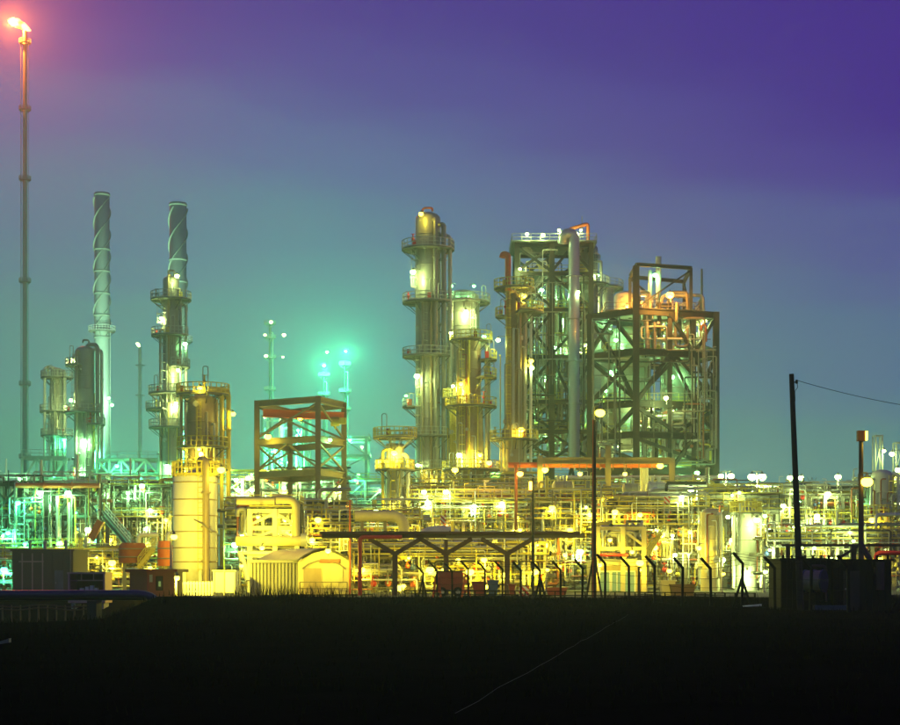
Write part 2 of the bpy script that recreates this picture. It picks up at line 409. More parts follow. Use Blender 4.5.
# ------------------------------------------------------------------ steel frames, racks, pipework
def frame(th, corners, zs, w, m, braces=None, closed=True, wb=None, beams=True, tops=None, skip=(), wr=None):
    """columns on a polygon footprint, beams at each level, braces {edge: [kind per storey]} kinds x / \\ v ^"""
    wb = wb or w * .8; n = len(corners)
    for i, (x, y) in enumerate(corners):
        zt = (tops or {}).get(i, zs[-1])
        b = MB(); b.ibar((x, y, zs[0]), (x, y, zt), w, w); b.build('column', m, th)
    edges = [(i, (i + 1) % n) for i in range(n if closed else n - 1)]
    for e, (i, j) in enumerate(edges):
        a = Vector((*corners[i], 0)); c = Vector((*corners[j], 0)); u = (c - a).normalized() * w * .5
        for z in zs[1:]:
            if beams and (e, zs.index(z)) not in skip:
                b = MB(); b.ibar(a + u + Vector((0, 0, z - wb * .5)), c - u + Vector((0, 0, z - wb * .5)), wb * .7, wb); b.build('beam', m, th)
        for k, kind in enumerate((braces or {}).get(e, ())):
            if not kind or k + 1 >= len(zs): continue
            z0, z1 = zs[k] + .1, zs[k + 1] - wb; bl, br, tl, tr = a + Vector((0, 0, z0)), c + Vector((0, 0, z0)), a + Vector((0, 0, z1)), c + Vector((0, 0, z1)); mid = (bl + br) / 2; mt = (tl + tr) / 2
            segs = {'x': [(bl, tr), (tl, br)], '/': [(bl, tr)], '\\': [(tl, br)], 'v': [(tl, mid), (tr, mid)], '^': [(bl, mt), (br, mt)]}[kind]
            for q, (s0, s1) in enumerate(segs):
                o = Vector((0, .12 * q, 0)); b = MB(); b.bar(s0 + o, s1 + o, wr or w * .55); b.build('brace', m, th)
def deck(th, x0, x1, y0, y1, z, railm='yellow', rail=True, m='grate'):
    b = MB(); b.b2(x0, x1, y0, y1, z + .05, z + .12)
    n = max(2, int((x1 - x0) / 2.5))
    for j in range(n + 1): b.bar((x0 + (x1 - x0) * j / n, y0, z - .02), (x0 + (x1 - x0) * j / n, y1, z - .02), .1, .13)
    f = b.build('floor', m, th)
    if rail:
        b = MB(); b.rail([(x0, y0, z + .12), (x1, y0, z + .12), (x1, y1, z + .12), (x0, y1, z + .12)], closed=True); b.build('railing', railm, f)
    return f
PM = ['pipe', 'pipe', 'pipe_w', 'clad', 'pipe_d', 'pipe_d', 'steel', 'steel_k', 'steel_l', 'yellow', 'rustred', 'silver']
def tangle(th, x0, x1, y0, y1, z0, z1, n, rr, mats=PM, rmin=.06, rmax=.24):
    for i in range(n):
        r = rr.uniform(rmin, rmax) ** 1.0; p = Vector((rr.uniform(x0, x1), rr.uniform(y0, y1), rr.uniform(z0, z0 + .45 * (z1 - z0)))); pts = [p.copy()]
        ax = 2
        for k in range(rr.randint(2, 5)):
            q = pts[-1].copy()
            if ax == 2: q.z = rr.uniform(z0, z1); ax = rr.choice((0, 0, 1))
            elif ax == 0: q.x = min(x1, max(x0, q.x + rr.choice((-1, 1)) * rr.uniform(1.2, .5 * (x1 - x0) + 1.3))); ax = 2
            else: q.y = min(y1, max(y0, q.y + rr.choice((-1, 1)) * rr.uniform(.8, 3))); ax = rr.choice((0, 2))
            if (q - pts[-1]).length > r * 3: pts.append(q)
        if len(pts) < 2: continue
        b = MB(); b.pipe(pts, r, 7, flange=2.6, seg=3); b.build('pipe', rr.choice(mats), th)
def valve(th, p, r, rr, m):
    b = MB(); p = Vector(p); b.sphere(p, r * 1.5, n=8, m=5); b.cyl(p, p + Vector((0, -.1, r * 3.2)), r * .25, n=6)
    c = p + Vector((0, -.1, r * 3.2)); b.lathe(c, [(r * 1.3, -.03), (r * 1.6, 0), (r * 1.3, .03)], 10); b.cyl(c - Vector((r * 1.3, 0, 0)), c + Vector((r * 1.3, 0, 0)), .03, n=5); b.build('valve', m, th)
def rack(name, label, x0, x1, D, depth, ylev, bays, m='steel_l', n_pipes=6, n_tangle=30, lamps=(), seed=1, braces=None, rails=(), group=None, cat='pipe rack', mats=PM, w=.42, posts=0, rmax=.24):
    rr = random.Random(seed); xa, xb = X(x0, D), X(x1, D); zs = [0] + sorted(Z(y, D) for y in ylev)
    th = thing(name, label, cat, ((xa + xb) / 2, D, 0), group)
    cols = [xa + (xb - xa) * j / bays for j in range(bays + 1)]
    for row, yy in enumerate((D, D + depth)):
        frame(th, [(c, yy) for c in cols], zs, w, m, {j: [(braces or ['', '', '', '', ''])[(k + (j if braces and '' not in braces else 0)) % len(braces or [1] * 5)] for k in range(len(zs) - 1)] for j in range(bays)} if (braces and row == 0) else None, closed=False)
    for c in cols:
        for z in zs[1:]:
            b = MB(); b.ibar((c, D + w * .5, z - w * .4), (c, D + depth - w * .5, z - w * .4), w * .55, w * .8); b.build('crossbeam', m, th)
    for k, z in enumerate(zs[1:]):
        used = D + .3
        for j in range(n_pipes):
            r = rr.uniform(.09, rmax); yy = D + .35 + (depth - .7) * (j + rr.uniform(.2, .8)) / n_pipes
            e0, e1 = xa - rr.uniform(0, 1.2), xb + rr.uniform(0, 1.2); b = MB()
            pts = [(e0, yy, z + r + .02), (e1, yy, z + r + .02)]
            if rr.random() < .55:      # pipe that drops or rises part-way
                xm = rr.uniform(xa + .15 * (xb - xa), xb - .15 * (xb - xa)); zz = z + r + rr.choice((-1, 1, 1)) * rr.uniform(.8, 2.6); zz = max(.4, zz)
                pts = [(e0, yy, z + r + .02), (xm, yy, z + r + .02), (xm, yy, zz), (e1, yy, zz)] if rr.random() < .5 else [(xm, yy, zz + (1 if zz > z else -1)), (xm, yy, z + r + .02), (e1, yy, z + r + .02)]
            b.pipe(pts, r, 8, flange=3.3); b.build('pipe', rr.choice(mats), th)
    for (k, rm) in rails: deck(th, xa - .3, xb + .3, D - 1.1, D - .05, zs[k], rm)
    if n_tangle:
        tangle(th, xa, xb, D - .8, D + depth + .3, .2, zs[-1] + 1.2, n_tangle, rr, mats, rmax=rmax)
        n2 = min(n_tangle, 285 - n_tangle - n_pipes * (len(zs) - 1))
        tangle(th, xa, xb, D - 1.3, D + 2, .2, zs[-1] + 1.8, n2, rr, mats + ['yellow', 'pipe_w'], rmin=.035, rmax=.1)
    for j in range(n_tangle // 3): valve(th, (rr.uniform(xa, xb), D - .6, rr.uniform(.8, zs[-1])), rr.uniform(.12, .22), rr, rr.choice(('red', 'yellow', 'steel', 'orange', 'blue')))
    for j in range(posts):
        px = rr.uniform(xa, xb); h = zs[-1] + rr.uniform(.6, 2.6); yy = D + rr.uniform(-.5, depth); b = MB(); b.pipe([(px, yy, zs[-1]), (px, yy, h), (px + rr.choice((-.5, .5)), yy, h)], .05 + .05 * rr.random(), 6); b.build('vent', rr.choice(('yellow', 'pipe_w', 'pipe')), th)
    for j in range(3):         # cable trays with rungs
        z = rr.uniform(1.5, zs[-1] + .8); yy = D - rr.uniform(.2, 1.0); a_, c_ = sorted((rr.uniform(xa, xb), rr.uniform(xa, xb)))
        if c_ - a_ < 3: continue
        b = MB()
        for o in (0, .45): b.bar((a_, yy + o, z), (c_, yy + o, z), .05, .14)
        for q in range(int((c_ - a_) / .6)): b.bar((a_ + .3 + q * .6, yy, z), (a_ + .3 + q * .6, yy + .45, z), .05)
        b.build('cable_tray', 'steel_l', th)
    cols_ = sorted(set(l[2] for l in lamps)) or ['y']
    for j in range(5):         # small bulkhead lamps
        q = Vector((rr.uniform(xa, xb), D - rr.uniform(.9, 1.6), rr.uniform(2, zs[-1] + 1.2))); lamp(th, q, rr.choice(cols_), 700, r=.12, wide=.24, arm=(q.x, D - .1, q.z - .4))
    for (lx, ly, lc, lp) in lamps:
        q = P(lx, ly, D - 1.3); lamp(th, q, lc, lp, arm=(q.x, D - .1, q.z - .6))
    return th
def drum(name, label, x0, x1, y, D, rpx, m='pale', cat='vessel', legs=True, group=None, lampp=None):
    r = S(rpx, D); c0, c1 = P(x0, y, D), P(x1, y, D); th = thing(name, label, cat, ((c0.x + c1.x) / 2, D, max(0, c0.z - r - 1)), group)
    b = MB(); L = c1.x - c0.x; n = 18; e = min(r * .5, L * .25)
    prof = [(0, .06), (e * .18, r * .55), (e * .5, r * .85), (e, r), (L - e, r), (L - e * .5, r * .85), (L - e * .18, r * .55), (L, .06)]
    b.loft([[(c0.x + t, c0.y + q * math.cos(2 * PI * j / n), c0.z + q * math.sin(2 * PI * j / n)) for j in range(n)] for t, q in prof]); sh = b.build('shell', m, th)
    b = MB()
    for t in (e, L * .5, L - e): b.loft([[(c0.x + t + dt, c0.y + (r + dr) * math.cos(2 * PI * j / n), c0.z + (r + dr) * math.sin(2 * PI * j / n)) for j in range(n)] for dt, dr in ((-.09, 0), (-.08, .05), (.08, .05), (.09, 0))])
    b.build('flange_bands', m, sh)['kind'] = 'stuff'
    for t in (.22, .78):
        b = MB(); zc = c0.z - r * .8; zb = zc - max(.8, r * .5) if not legs else 0; b.b2(c0.x + L * t - .22, c0.x + L * t + .22, D - r * .75, D + r * .75, zb, zc); b.build('saddle', 'concrete' if legs and zc < 4 else 'steel', th)
    for t in (.3, .6):
        b = MB(); o = Vector((c0.x + L * t, D, c0.z + r * .95)); b.cyl(o, o + Vector((0, 0, .5)), r * .18 + .06, n=8); b.cyl(o + Vector((0, 0, .45)), o + Vector((0, 0, .6)), r * .26 + .08, n=8); b.build('nozzle', 'pipe', th)
    return th
def lamp_pole(name, label, x, ytop, D, lx, ly, lc, lp, m='steel_k', r=.09, ybase=None, group=None, twin=False, wide=.5, lr=.28, aim=None):
    b0 = P(x, 575, D); zt = Z(ytop, D); zb = Z(ybase, D) if ybase else 0
    th = thing(name, label, 'lamp post', (b0.x, D, zb), group)
    b = MB(); b.cyl((b0.x, D, zb), (b0.x, D, zt), r * 1.5, r, n=10); b.cyl((b0.x, D, zb), (b0.x, D, zb + .15), r * 3, n=10); b.build('pole', m, th)
    for k, q in enumerate([P(lx, ly, D - .3)] + ([P(2 * x - lx, ly, D - .3)] if twin else [])):
        lamp(th, q, lc, lp, arm=(b0.x, D, min(zt, q.z + .5) - .3), wide=wide, r=lr, aim=aim)
    return th

# ================================================================== TALL THINGS
# ---- flare stack
D = 520; fx = X(25, D); th = thing('flare_stack', 'very tall slim flare stack with burning orange flame at its tip', 'flare stack', (fx, D, 0))
b = MB(); b.cyl((fx, D, 0), (fx, D, Z(31, D)), .9, .62, n=16); b.build('stack', 'steel', th)
b = MB(); b.pipe([(fx - 1.15, D - .3, 0), (fx - 1.15, D - .3, Z(40, D))], .12, 6); b.build('pilot_pipe', 'steel', th)
b = MB(); b.ladder((fx + 1.1, D - .3, 2), (fx + 1.1, D - .3, Z(44, D)), (1, 0, 0), cage=False); b.build('ladder', 'steel', th)
for yy in (43, 110, 180, 282, 385, 458):
    b = MB(); plat_ring(b, (fx, D), .85, 1.0, 0, 2 * PI, Z(yy, D), 12); pf = b.build('platform', 'grate', th); b = MB(); rail_ring(b, (fx, D), .85, 1.0, 0, 2 * PI, Z(yy, D)); b.build('railing', 'steel', pf)
for dx in (.5, -.35):
    b = MB(); b.cyl((fx + dx, D, Z(42, D)), (fx + dx, D, Z(32, D)), .16, n=8); b.build('burner_tip', 'steel_k', th)
b = MB(); p0 = P(31, 30.5, D); ax = (P(8, 20.5, D) - p0); rings = []
fr = [(0, .12), (.06, .45), (.16, .8), (.3, 1.15), (.45, 1.2), (.58, 1.45), (.7, 1.3), (.8, 1.4), (.88, 1.0), (.95, .75), (1.03, .1)]
for i, (t, q) in enumerate(fr):
    c = p0 + ax * t + Vector((0, 0, .3 * math.sin(t * 3.1))); up = Vector((.28, 0, 1)).normalized()
    rings.append([c + up * (q * (1 + .12 * math.sin(3 * a + 4 * t) + .1 * t * math.sin(7 * a + 23 * t)) * math.sin(a)) + Vector((0, 1, 0)) * (q * math.cos(a)) for a in [2 * PI * j / 14 for j in range(14)]])
b.loft(rings)
fm = bpy.data.materials.new('flame'); fm.use_nodes = True; t = fm.node_tree; pb = t.nodes['Principled BSDF']; pb.inputs['Base Color'].default_value = (.3, .1, .02, 1)
tc_ = t.nodes.new('ShaderNodeTexCoord'); ns = t.nodes.new('ShaderNodeTexNoise'); ns.inputs['Scale'].default_value = .35; t.links.new(tc_.outputs['Object'], ns.inputs['Vector'])
cr = t.nodes.new('ShaderNodeValToRGB'); cr.color_ramp.elements[0].position = .38; cr.color_ramp.elements[0].color = (1, .33, .03, 1); cr.color_ramp.elements[1].position = .6; cr.color_ramp.elements[1].color = (1, .85, .35, 1)
t.links.new(ns.outputs['Fac'], cr.inputs[0]); t.links.new(cr.outputs[0], pb.inputs['Emission Color']); pb.inputs['Emission Strength'].default_value = 3.2; fm.cycles.emission_sampling = 'NONE'
MATS['flame'] = fm; b.build('flame', 'flame', th); light('r', 300000, P(11, 22.5, D - 2.6), th, .5)

D = 800; fx = X(140, D); th = thing('flare_stack', 'small faint flare stack far off between the spiral chimneys', 'flare stack', (fx, D, 0))
b = MB(); b.cyl((fx, D, 0), (fx, D, Z(347, D)), 1.0, .8, n=10)
b.build('stack', 'steel_l', th)
b = MB(); b.loft([[(fx + dx + q * .3 * math.sin(a), D + q * math.cos(a), Z(347, D) + dz + q * math.sin(a)) for a in [2 * PI * j / 8 for j in range(8)]] for dx, dz, q in ((0, 0, .3), (-.5, .8, .8), (-1.2, 1.4, .7), (-2, 1.8, .2))]); b.build('flame', LENS['w'], th)
for yy in (365, 395):
    b = MB(); plat_ring(b, (fx, D), .9, 1.5, 0, 2 * PI, Z(yy, D), 10); b.build('platform', 'grate', th)

# ---- spiral chimneys
def chimney(label, x, ytop, w, yst, D, lampp):
    r = S(w, D) / 2; cx = X(x, D); zt = Z(ytop, D); zs_ = Z(yst, D); th = thing('spiral_chimney', label, 'chimney', (cx, D, 0), 'spiral chimneys')
    b = MB(); b.lathe((cx, D, 0), [(r * 1.45, 0), (r * 1.3, 14), (r, 34), (r, zt), (r * .86, zt), (r * .86, zt - 1)], 28); b.build('shell', 'chimney', th)
    for k in range(3):
        b = MB(); v = []; nst = 70; turns = (zt - 1.2 - zs_) / (r * 2 * 4.4)
        rings = []
        for i in range(nst + 1):
            a = 2 * PI * k / 3 + turns * 2 * PI * i / nst; z = zs_ + (zt - 1.2 - zs_) * i / nst; u = (math.cos(a), math.sin(a)); t_ = (-u[1] * .06, u[0] * .06); q0, q1 = r - .05, r + .34
            rings.append([(cx + u[0] * q0 - t_[0], D + u[1] * q0 - t_[1], z), (cx + u[0] * q1 - t_[0], D + u[1] * q1 - t_[1], z), (cx + u[0] * q1 + t_[0], D + u[1] * q1 + t_[1], z), (cx + u[0] * q0 + t_[0], D + u[1] * q0 + t_[1], z)])
        b.loft(rings, smooth=False); b.build('spiral_fin', 'fin', th)
    for z in [zt - .5] + [zs_ - 3 + (zt - zs_) * j / 6 for j in range(5)]:
        b = MB(); b.lathe((cx, D, 0), [(r, z - .25), (r + .14, z - .22), (r + .14, z + .22), (r, z + .25)], 28); b.build('flange', 'fin', th)
    b = MB(); b.ladder((cx + r + .2, D, 8), (cx + r + .2, D, zs_), (1, 0, 0), cage=False); b.build('ladder', 'steel_l', th)
    b = MB(); plat_ring(b, (cx, D), r, 1.4, 0, 2 * PI, zs_ - 1.5, 16); pf = b.build('platform', 'grate', th); b = MB(); rail_ring(b, (cx, D), r, 1.4, 0, 2 * PI, zs_ - 1.5); b.build('railing', 'steel_l', pf)
    for (lx, ly, lc, lp) in lampp: q = P(lx, ly, D - 2.5); lamp(th, q, lc, lp, arm=(cx + (r if lx > x else -r), D - .3, q.z), r=.4, wide=.6)
    q = Vector((cx + 4, D - 48, 26)); f_ = thing('flood_mast', 'slim flood mast aimed at the spiral chimney ' + ('behind the paired vessels' if x < 140 else 'half hidden by slim tower'), 'lamp post', (q.x, q.y, 0)); b = MB(); b.cyl((q.x, q.y + .6, 0), q + Vector((0, .6, .3)), .22, .14, n=8); b.build('pole', 'steel', f_)
    hd = MB(); hd.box(q, (.8, .5, .5)); hd = hd.build('lamp', 'steel', f_); ln = MB(); ln.box(q + Vector((0, .27, .1)), (.7, .03, .4)); ln.build('lens', LENS['p'], hd); light('p', 260000, q + Vector((0, .8, .4)), hd, .3, aim=(-.08, 1, 1.1), cone=92)  # mast added to light the chimney shell and outweigh the flame's red
    return th
chimney('pale chimney with spiral fins rising behind the pair of shorter vessels', 102, 193, 15, 325, 400, [(109, 398, 'g', 3000), (112, 405, 'g', 2500), (96, 452, 'c', 150000)])
chimney('pale chimney with spiral fins partly hidden by the lamp-lit slim tower', 178, 203, 17, 335, 385, [(189, 440, 'c', 120000)])

# ---- columns
column('process_vessel', 'green-lit vessel with looping top pipe in front of spiral chimney', 85, 290, 19, 352, 600, 'clad', cat='vessel', railm='steel_l',
       platforms=[(366, 150, 260, 1.7), (413, 160, 330, 2.0), (425, -70, 20, 1.8), (478, 120, 400, 1.5)], pipes=[(-20, 345, 590, .35, .5, 'clad'), (20, 349, 590, .3, .9, 'pipe'), (-120, 352, 590, .25, .3, 'clad_old'), (-75, 410, 590, .2, .2, 'pipe')],
       ladders=[(-140, 366, 413), (-60, 413, 478)], davit=(-6, 9, 'steel'), lamps=[(73, 359, 'w', 6000), (71, 400, 'w', 14000), (77, 470, 'g', 6000), (84, 440, 'g', 9000)])
column('process_vessel', 'narrower dim vessel caged in piping next to the green-lit vessel', 57, 300, 14, 372, 600, 'clad', cat='vessel', railm='steel_l', platforms=[(378, 120, 400, 1.6), (412, 150, 400, 1.8), (436, 130, 390, 1.6)],
       pipes=[(-140, 368, 590, .25, .9, 'pipe'), (-40, 372, 590, .3, .7, 'pipe'), (-90, 385, 590, .22, .4, 'clad_old')], ladders=[(-100, 378, 436)], lamps=[(64, 440, 'c', 5000)])
column('distillation_tower', 'slim lamp-lit tower before the half hidden spiral chimney', 171, 260, 16, 281, 600, 'clad', sections=[(600, 22), (392, 19), (388, 16), (281, 16)], railm='steel_l',
       platforms=[(300, 60, 400, 1.9), (336, 110, 340, 1.8), (367, -80, 60, 1.7), (394, 130, 300, 2.0), (410, 140, 260, 2.4), (428, 150, 400, 1.9)],
       pipes=[(-150, 330, 590, .2, .3, 'clad_old'), (-30, 290, 590, .22, .4, 'clad'), (-95, 276, 400, .16, .2, 'clad_tan'), (0, 305, 590, .2, .9, 'pipe')],
       ladders=[(-170, 300, 336), (-120, 336, 394), (-60, 394, 428)], davit=(-6, 8, 'steel'), lamps=[(177, 276, 'w', 1700), (161, 318, 'w', 2600), (178, 370, 'w', 3600), (176, 403, 'w', 5200), (185, 344, 'g', 700), (167, 466, 'g', 4500), (181, 481, 'w', 4500)])
column('distillation_tower', 'tallest slender tower with ringed platforms and orange pipe on top', 428, 240, 25, 220, 600, 'clad',
       platforms=[(250, 90, 400, 2.0), (303, 100, 330, 1.9), (357, 120, 330, 1.9), (407, 150, 215, 1.9), (437, 150, 345, 2.0), (470, 120, 380, 1.8)],
       pipes=[(-62, 222, 560, .32, .22, 'clad'), (-28, 226, 590, .36, .4, 'clad'), (-8, 236, 590, .28, 1.1, 'pipe'), (-112, 303, 590, .18, .2, 'clad_old'), (-78, 296, 600, .2, .2, 'clad_tan')],
       ladders=[(-150, 250, 303), (-100, 303, 357), (-128, 357, 440)], davit=(10, 8, 'orange'), railm='steel_l',
       lamps=[(413, 272, 'w', 4200), (417, 376, 'w', 2600), (418, 465, 'w', 6500), (421, 214, 'y', 900), (434, 480, 'y', 5000), (406, 396, 'g', 900)])
column('distillation_tower', 'broad dim tower with domed head standing behind the ringed tower', 463, 264, 33, 300, 600, 'clad', railm='steel_l', platforms=[(303, 200, 420, 1.7), (392, 150, 300, 1.7)],
       pipes=[(-125, 296, 590, .3, .3, 'clad'), (-150, 310, 590, .25, .6, 'pipe')], ladders=[(-60, 303, 392)], lamps=[(451, 286, 'g', 1500), (474, 286, 'g', 1500), (466, 311, 'w', 5200)])
column('distillation_tower', 'ribbed tower with yellow top railing in front of broad domed tower', 471, 232, 20, 342, 600, 'clad_tan', sections=[(600, 28), (452, 26), (408, 24), (404, 20), (342, 20)], rings=1.3,
       platforms=[(341, 150, 400, 1.6), (360, -40, 40, 2.2), (378, -60, 30, 2.2), (407, 150, 390, 2.0), (470, 140, 400, 2.2)], pipes=[(-100, 338, 590, .2, .25, 'yellow'), (-5, 345, 590, .25, .5, 'pipe'), (20, 345, 590, .2, 1.1, 'pipe'), (-150, 350, 590, .22, .5, 'clad_tan')],
       ladders=[(-125, 341, 470)], lamps=[(451, 333, 'w', 1400), (453, 386, 'w', 3200), (461, 384, 'y', 3000), (484, 337, 'g', 800), (459, 455, 'w', 2400), (480, 455, 'y', 4500)])
column('stair_column', 'thin yellow ladder column beside the ribbed tower', 453, 236, 7, 399, 600, 'yellow', cat='tower', rings=1.6, platforms=[(398, 0, 360, 1.0)], ladders=[(-90, 399, 560)], nozzles=2)
column('reactor_column', 'warm tan column bundled with pipes and tall orange vent', 514, 230, 13, 296, 600, 'clad_tan', sections=[(600, 27), (432, 25), (418, 13), (296, 13)], head='cone',
       platforms=[(289, 120, 430, 1.9), (313, -80, 60, 3.2), (317, 150, 230, 1.7), (440, 130, 400, 1.6), (508, 100, 430, 2.2)],
       pipes=[(-130, 292, 590, .32, .15, 'clad_tan'), (-60, 300, 590, .3, .15, 'clad_tan'), (-20, 305, 590, .36, .2, 'clad_old'), (-95, 330, 590, .16, .2, 'pipe_w'), (-5, 312, 590, .2, 1.2, 'pipe_w')],
       ladders=[(-115, 289, 430)], lamps=[(524, 296, 'y', 1600), (498, 340, 'w', 1500), (531, 361, 'y', 1300), (532, 368, 'w', 1000), (505, 470, 'y', 4500), (521, 430, 'y', 2200), (512, 500, 'y', 3500)])
th = bpy.context.scene.objects['reactor_column']
b = MB(); q = P(508, 291, 229); b.pipe([q, q + Vector((0, 0, S(36, 230))), q + Vector((-S(5, 230), 0, S(37, 230))), q + Vector((-S(6, 230), 0, S(33, 230)))], .42, 10, .8); b.build('vent_pipe', 'orange', th)
column('knockout_pot', 'short bright pot column with railed round platform and orange arm', 395, 206, 18, 462, 600, 'pale', cat='vessel', platforms=[(438, 0, 360, 1.6), (470, 0, 360, 1.3)] , sections=[(600, 18), (448, 18), (444, 18)],
       pipes=[(-150, 450, 590, .2, .4, 'yellow'), (-30, 455, 590, .25, .5, 'pipe_w')], ladders=[(-100, 438, 530)], davit=(-10, 10, 'orange'), lamps=[(394, 453, 'y', 6500), (380, 462, 'y', 1500), (392, 505, 'y', 2500)])
# vessel behind the silo in its pipe cage
column('regenerator_vessel', 'tan domed vessel in tall pipe cage rising behind pale silo', 203, 196, 31, 404, 600, 'clad_tan', cat='vessel', platforms=[(395, 0, 360, 1.3), (448, 150, 390, 1.2), (470, 120, 400, 1.2)],
       pipes=[(-172, 392, 590, .2, .5, 'clad_tan'), (-150, 400, 590, .16, .2, 'pipe'), (-18, 392, 590, .24, .35, 'yellow'), (-2, 390, 590, .28, .9, 'yellow'), (-70, 414, 590, .16, .2, 'clad_old'), (-45, 425, 590, .16, .2, 'pipe')], ladders=[(20, 395, 470), (-95, 404, 470)], davit=(9, 8, 'orange'),
       lamps=[(200, 388, 'y', 2600), (233, 414, 'y', 900), (199, 449, 'y', 3500), (222, 470, 'y', 1800), (186, 470, 'y', 2200)])
# far faint towers beyond the gantry frame
def far_tower(label, x, ytop, w, D, lamps, pl):
    column('far_tower', label, x, D, w, ytop, 600, 'steel_k', rings=6, railm='steel', platforms=[(y, 0, 360, 1.8) for y in pl], pipes=[(-30, ytop + 10, 590, .25, .6, 'steel')], nozzles=0)
    th = [o for o in COL.objects if o.get('label') == label][0]
    for (lx, ly, lc, lp) in lamps: q = P(lx, ly, D - 11); lamp(th, q, lc, lp, r=.55, wide=.9, arm=(X(x, D), D - S(w, D) * .4, q.z))
far_tower('faint far tower dotted with tiny white lamps in the mist', 270, 322, 2.4, 640, [(271, 322, 'w', 1500), (265, 335, 'w', 1500), (284, 335, 'w', 1000), (266, 356, 'w', 1500), (283, 357, 'w', 1500)], [324, 338, 358, 390])
far_tower('faint far tower carrying the higher bright green lamp', 345, 362, 2.2, 620, [(346, 351, 'c', 140000)], [365, 392, 410])
far_tower('faint far tower carrying the lower bright green lamp', 324, 372, 2.2, 620, [(324, 365, 'c', 140000), (327, 352, 'g', 4000)], [376, 395])
# ================================================================== BIG STEEL STRUCTURES
# ---- crane gantry frame with orange beam
A, B_, C_, E_ = (X(257, 203), 203), (X(318, 198), 198), (X(344, 205), 205), (X(290, 214), 214)
th = thing('crane_frame', 'open tan steel frame tower with orange crane beam under its roof', 'steel frame', (B_[0], B_[1], 0))
zg = [0, Z(510, 200), Z(470, 200), Z(437, 200), Z(398, 200)]
frame(th, [A, B_, C_, E_], zg, .62, 'steel_tan', {0: ['x', '', '^', 'x'], 1: ['', '/', 'x', '\\'], 3: ['', '', 'x', '\\'], 2: ['', '', '/', '/']}, wb=.75, wr=.2)
va, vb = Vector((*A, zg[-1] - 1.75)), Vector((*C_, zg[-1] - 1.75)); off = Vector((1.0, -2.5, 0))
b = MB(); b.ibar(va + off, vb + Vector((0, -.5, 0)), .6, .95); cb = b.build('crane_beam', 'orange', th)
b = MB(); h = va.lerp(vb, .82) + off + Vector((0, -.2, -.9)); b.cyl(h - Vector((.5, 0, 0)), h + Vector((.5, 0, 0)), .55, n=12); b.box(h + Vector((.9, 0, .1)), (.8, .7, .7)); b.cyl(h, h - Vector((0, 0, .9)), .12, n=6); b.build('hoist', 'yellow', cb)
lamp(th, P(268, 437, 201), 'y', 900, arm=P(258, 437, 203)); lamp(th, P(300, 418, 203), 'y', 2500, arm=P(318, 425, 199)); lamp(th, P(330, 440, 200), 'g', 1200, arm=P(342, 440, 205))
# ---- structure A: braced open frame with silver duct
D = 262
th = thing('steel_structure', 'dark cross braced frame with railed roof deck and silver duct', 'steel structure', (X(555, D), D, 0))
za = [0] + [Z(y, D) for y in (460, 430, 400, 355, 308, 272, 243)]
xa_ = [X(517, D), X(552, D), X(591, D)]
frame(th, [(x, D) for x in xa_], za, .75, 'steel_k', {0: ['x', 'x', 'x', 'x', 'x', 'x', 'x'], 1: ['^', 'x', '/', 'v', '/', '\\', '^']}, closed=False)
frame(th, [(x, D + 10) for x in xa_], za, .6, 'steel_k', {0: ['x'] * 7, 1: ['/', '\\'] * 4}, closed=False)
for x in xa_:
    for k, z in enumerate(za[1:]):
        b = MB(); b.ibar((x, D + .3, z - .3), (x, D + 9.7, z - .3), .4, .55); b.build('crossbeam', 'steel_k', th)
        if k < 6: b = MB(); b.bar((x, D + .4, z), (x, D + 9.6, za[k + 2] - .7), .35); b.build('brace', 'steel_k', th)
deck(th, xa_[0] - .8, xa_[2] + .8, D - 1.2, D + 11, za[-1], 'steel')
for k in (1, 2, 3, 4, 5, 6): deck(th, xa_[0] + .5, xa_[2] - .5, D + 1, D + 9.4, za[k] + .05, 'yellow')
rr = random.Random(5); tangle(th, xa_[0] + 1, xa_[2] - 1, D + 1.5, D + 8, za[1], za[-1] - 2, 90, rr, rmax=.3); tangle(th, xa_[0] + .5, xa_[2] - 1, D - 1, D + 1.5, za[1], za[-1] - 1, 40, rr, mats=['steel_k', 'steel', 'pipe_d', 'pipe'], rmax=.14)
for k in range(1, 7):        # zigzag stairs inside the left bay
    a_, c_ = Vector((xa_[0] + (.8 if k % 2 else 4.6), D + 1.3, za[k] + .15)), Vector((xa_[0] + (4.6 if k % 2 else .8), D + 1.3, za[k + 1])); b = MB()
    for o in (0, .9): b.bar(a_ + Vector((0, o, 0)), c_ + Vector((0, o, 0)), .08, .28); b.rail([a_ + Vector((0, o, 0)), c_ + Vector((0, o, 0))], 1.0, 1.2)
    for q in range(12): b.box(a_.lerp(c_, (q + .5) / 12) + Vector((0, .45, 0)), (.28, .85, .05))
    b.build('stairs', 'steel_l', th)
b = MB(); q = P(567, 236, D - 2); b.pipe([P(563, 243, D - 1.4), P(564, 234, D - 2), P(574, 234, D - 2), P(574, 446, D - 2), P(574, 462, D - 2)], S(5.6, D), 16, 2.4, flange=8); b.build('duct', 'duct', th)
b = MB(); q = P(588, 243, D); b.pipe([q, q + Vector((0, 0, 3)), q + Vector((-2.8, 0, 2.2))], .28, 8, .4); b.build('davit', 'orange', th)
b = MB(); q = P(582, 243, D); b.cyl(q, q + Vector((0, 0, 4.2)), .07, n=6); b.build('mast', 'steel', th)
